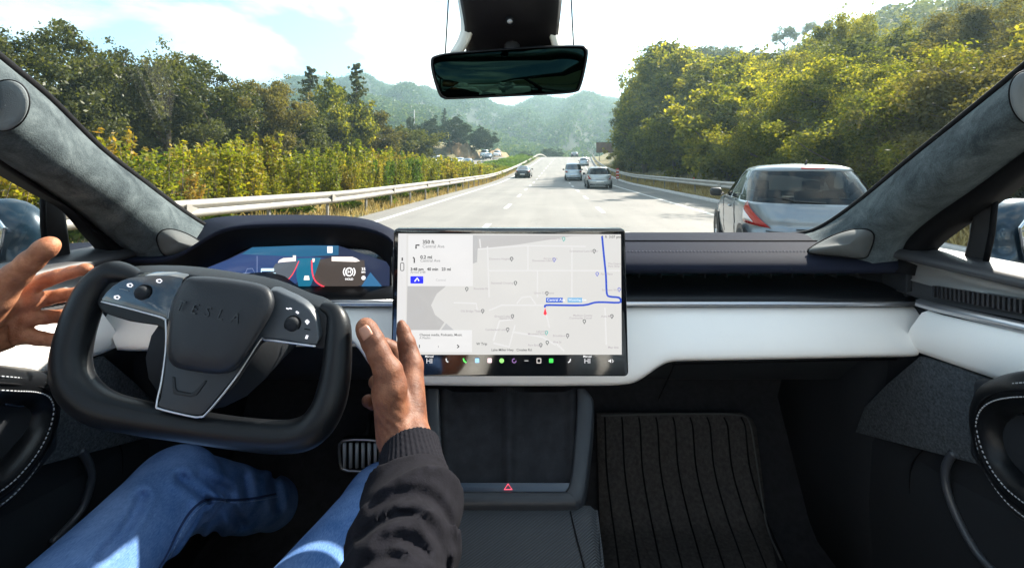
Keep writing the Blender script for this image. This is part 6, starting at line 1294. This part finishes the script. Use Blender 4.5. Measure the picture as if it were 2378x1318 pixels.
M_sweat = pmat('sweatshirt', (.0075, .007, .0095), .97, spec=.1, bump=(650, .5, .0009), var=(110, .4))
M_cuff = pmat('sweatshirt_rib', (.0095, .009, .012), .97, spec=.1)
wrist = J3(946, 1030, .518); w2_ = J3(958, 1130, .475); elb = Vector((-.085, .235, 1.150)); shl = Vector((-.23, -.17, 1.25))
axc = (np.array(w2_) - np.array(wrist)); axc = axc / np.linalg.norm(axc)
def cuff_disp(G):
    e = G - np.array(wrist); t = e @ axc; q = e - t[..., None] * axc; x = np.array([1, 0, 0]) - axc * axc[0]; x /= np.linalg.norm(x); y = np.cross(axc, x); an = np.arctan2(q @ y, q @ x); return .0009 * np.cos(an * 46)
a0 = J3(953, 1042, .512)
cuff = down(sdf_surface('cuff', [caps(a0, J3(958, 1120, .475), .0335, .0375), caps(J3(958, 1120, .475), J3(955, 1150, .462), .0375, .030)], .0016, .004, M_cuff, None, cuff_disp, 1, lambda G: -( (G - np.array(a0)) @ axc) - .002))
def sl_disp(G):
    e = G - np.array(w2_); ax_ = np.array(elb) - np.array(w2_); ax_ = ax_ / np.linalg.norm(ax_); t = e @ ax_
    d = G @ np.array([.5, 0.2, -.35]); return -.0085 * (1 - np.abs(np.sin(t * 70 + d * 34 + 1.1 * wav(G, 24, 8, 3)))) ** 1.3 * np.clip(1.2 - t * 4, .25, 1) - .0018 * wav(G, 75, 8, 11) + grooves(G, SG, 12, .0042) * (G[..., 0] > -.16)
SL = [caps(J3(958, 1122, .470), J3(950, 1200, .43), .040, .044), caps(J3(950, 1200, .43), elb, .044, .050), caps(elb, shl, .052, .068), caps(shl, (-.57, -.2, 1.25), .075, .08), caps((-.40, -.25, 1.27), (-.40, -.16, .98), .15, .15, (0, 1, 0, .78)), caps((-.57, -.20, 1.25), (-.74, .02, 1.12), .066, .052), caps((-.74, .02, 1.12), tuple(J3(-330, 895, .49)), .050, .042), caps((-.40, -.22, 1.36), (-.40, -.24, 1.30), .07, .09)]
down(sdf_surface('sweatshirt', SL, .0040, .012, M_sweat, None, sl_disp, 1, lambda G: np.where(np.linalg.norm(G - np.array(w2_), axis=-1) < .11, -((G - np.array(J3(958, 1112, .478))) @ axc), -1.0)))
# hair, eyes and mouth (the head is behind the camera)
HR = [caps((-.40, -.215, 1.625), (-.40, -.22, 1.61), .098, .098)]
down(sdf_surface('hair', HR, .008, .02, pmat('hair_black', (.01, .008, .007), .8, bump=(300, 1, .004, 'voronoi')), None, None, 1, lambda G: np.minimum((G[..., 1] + .16) , .5) - (G[..., 2] - 1.60) * 1.0))
for s in (-1, 1):
    rows = [[Vector((-.40 + s * .033 + math.cos(a) * r, -.112 - .004 + h, 1.60 + math.sin(a) * r * .6)) for a in np.linspace(0, 6.283, 12, endpoint=False)] for r, h in ((.014, 0), (.010, .006), (.001, .009))]; down(loft('eye', rows, pmat('eye_white', (.7, .68, .65), .2), closed=True))
down(tube('lips', [(-.425, -.100, 1.535), (-.40, -.094, 1.537), (-.375, -.100, 1.535)], .006, pmat('lips', (.25, .08, .06), .5), None, 8))
# shoes
for x, y, z in ((-.605, 1.17, .62), (-.225, 1.04, .62)):
    down(sdf_surface('shoe', [caps((x, y - .04, z - .02), (x, y + .05, z - .02), .045, .04), caps((x, y + .02, z - .03), (x, y + .17 if x > -.5 else y + .02, z + .04), .042, .036, (1, 0, 0, .9))], .007, .02, pmat('shoe_dark', (.02,) * 3, .6), None, None, 1))
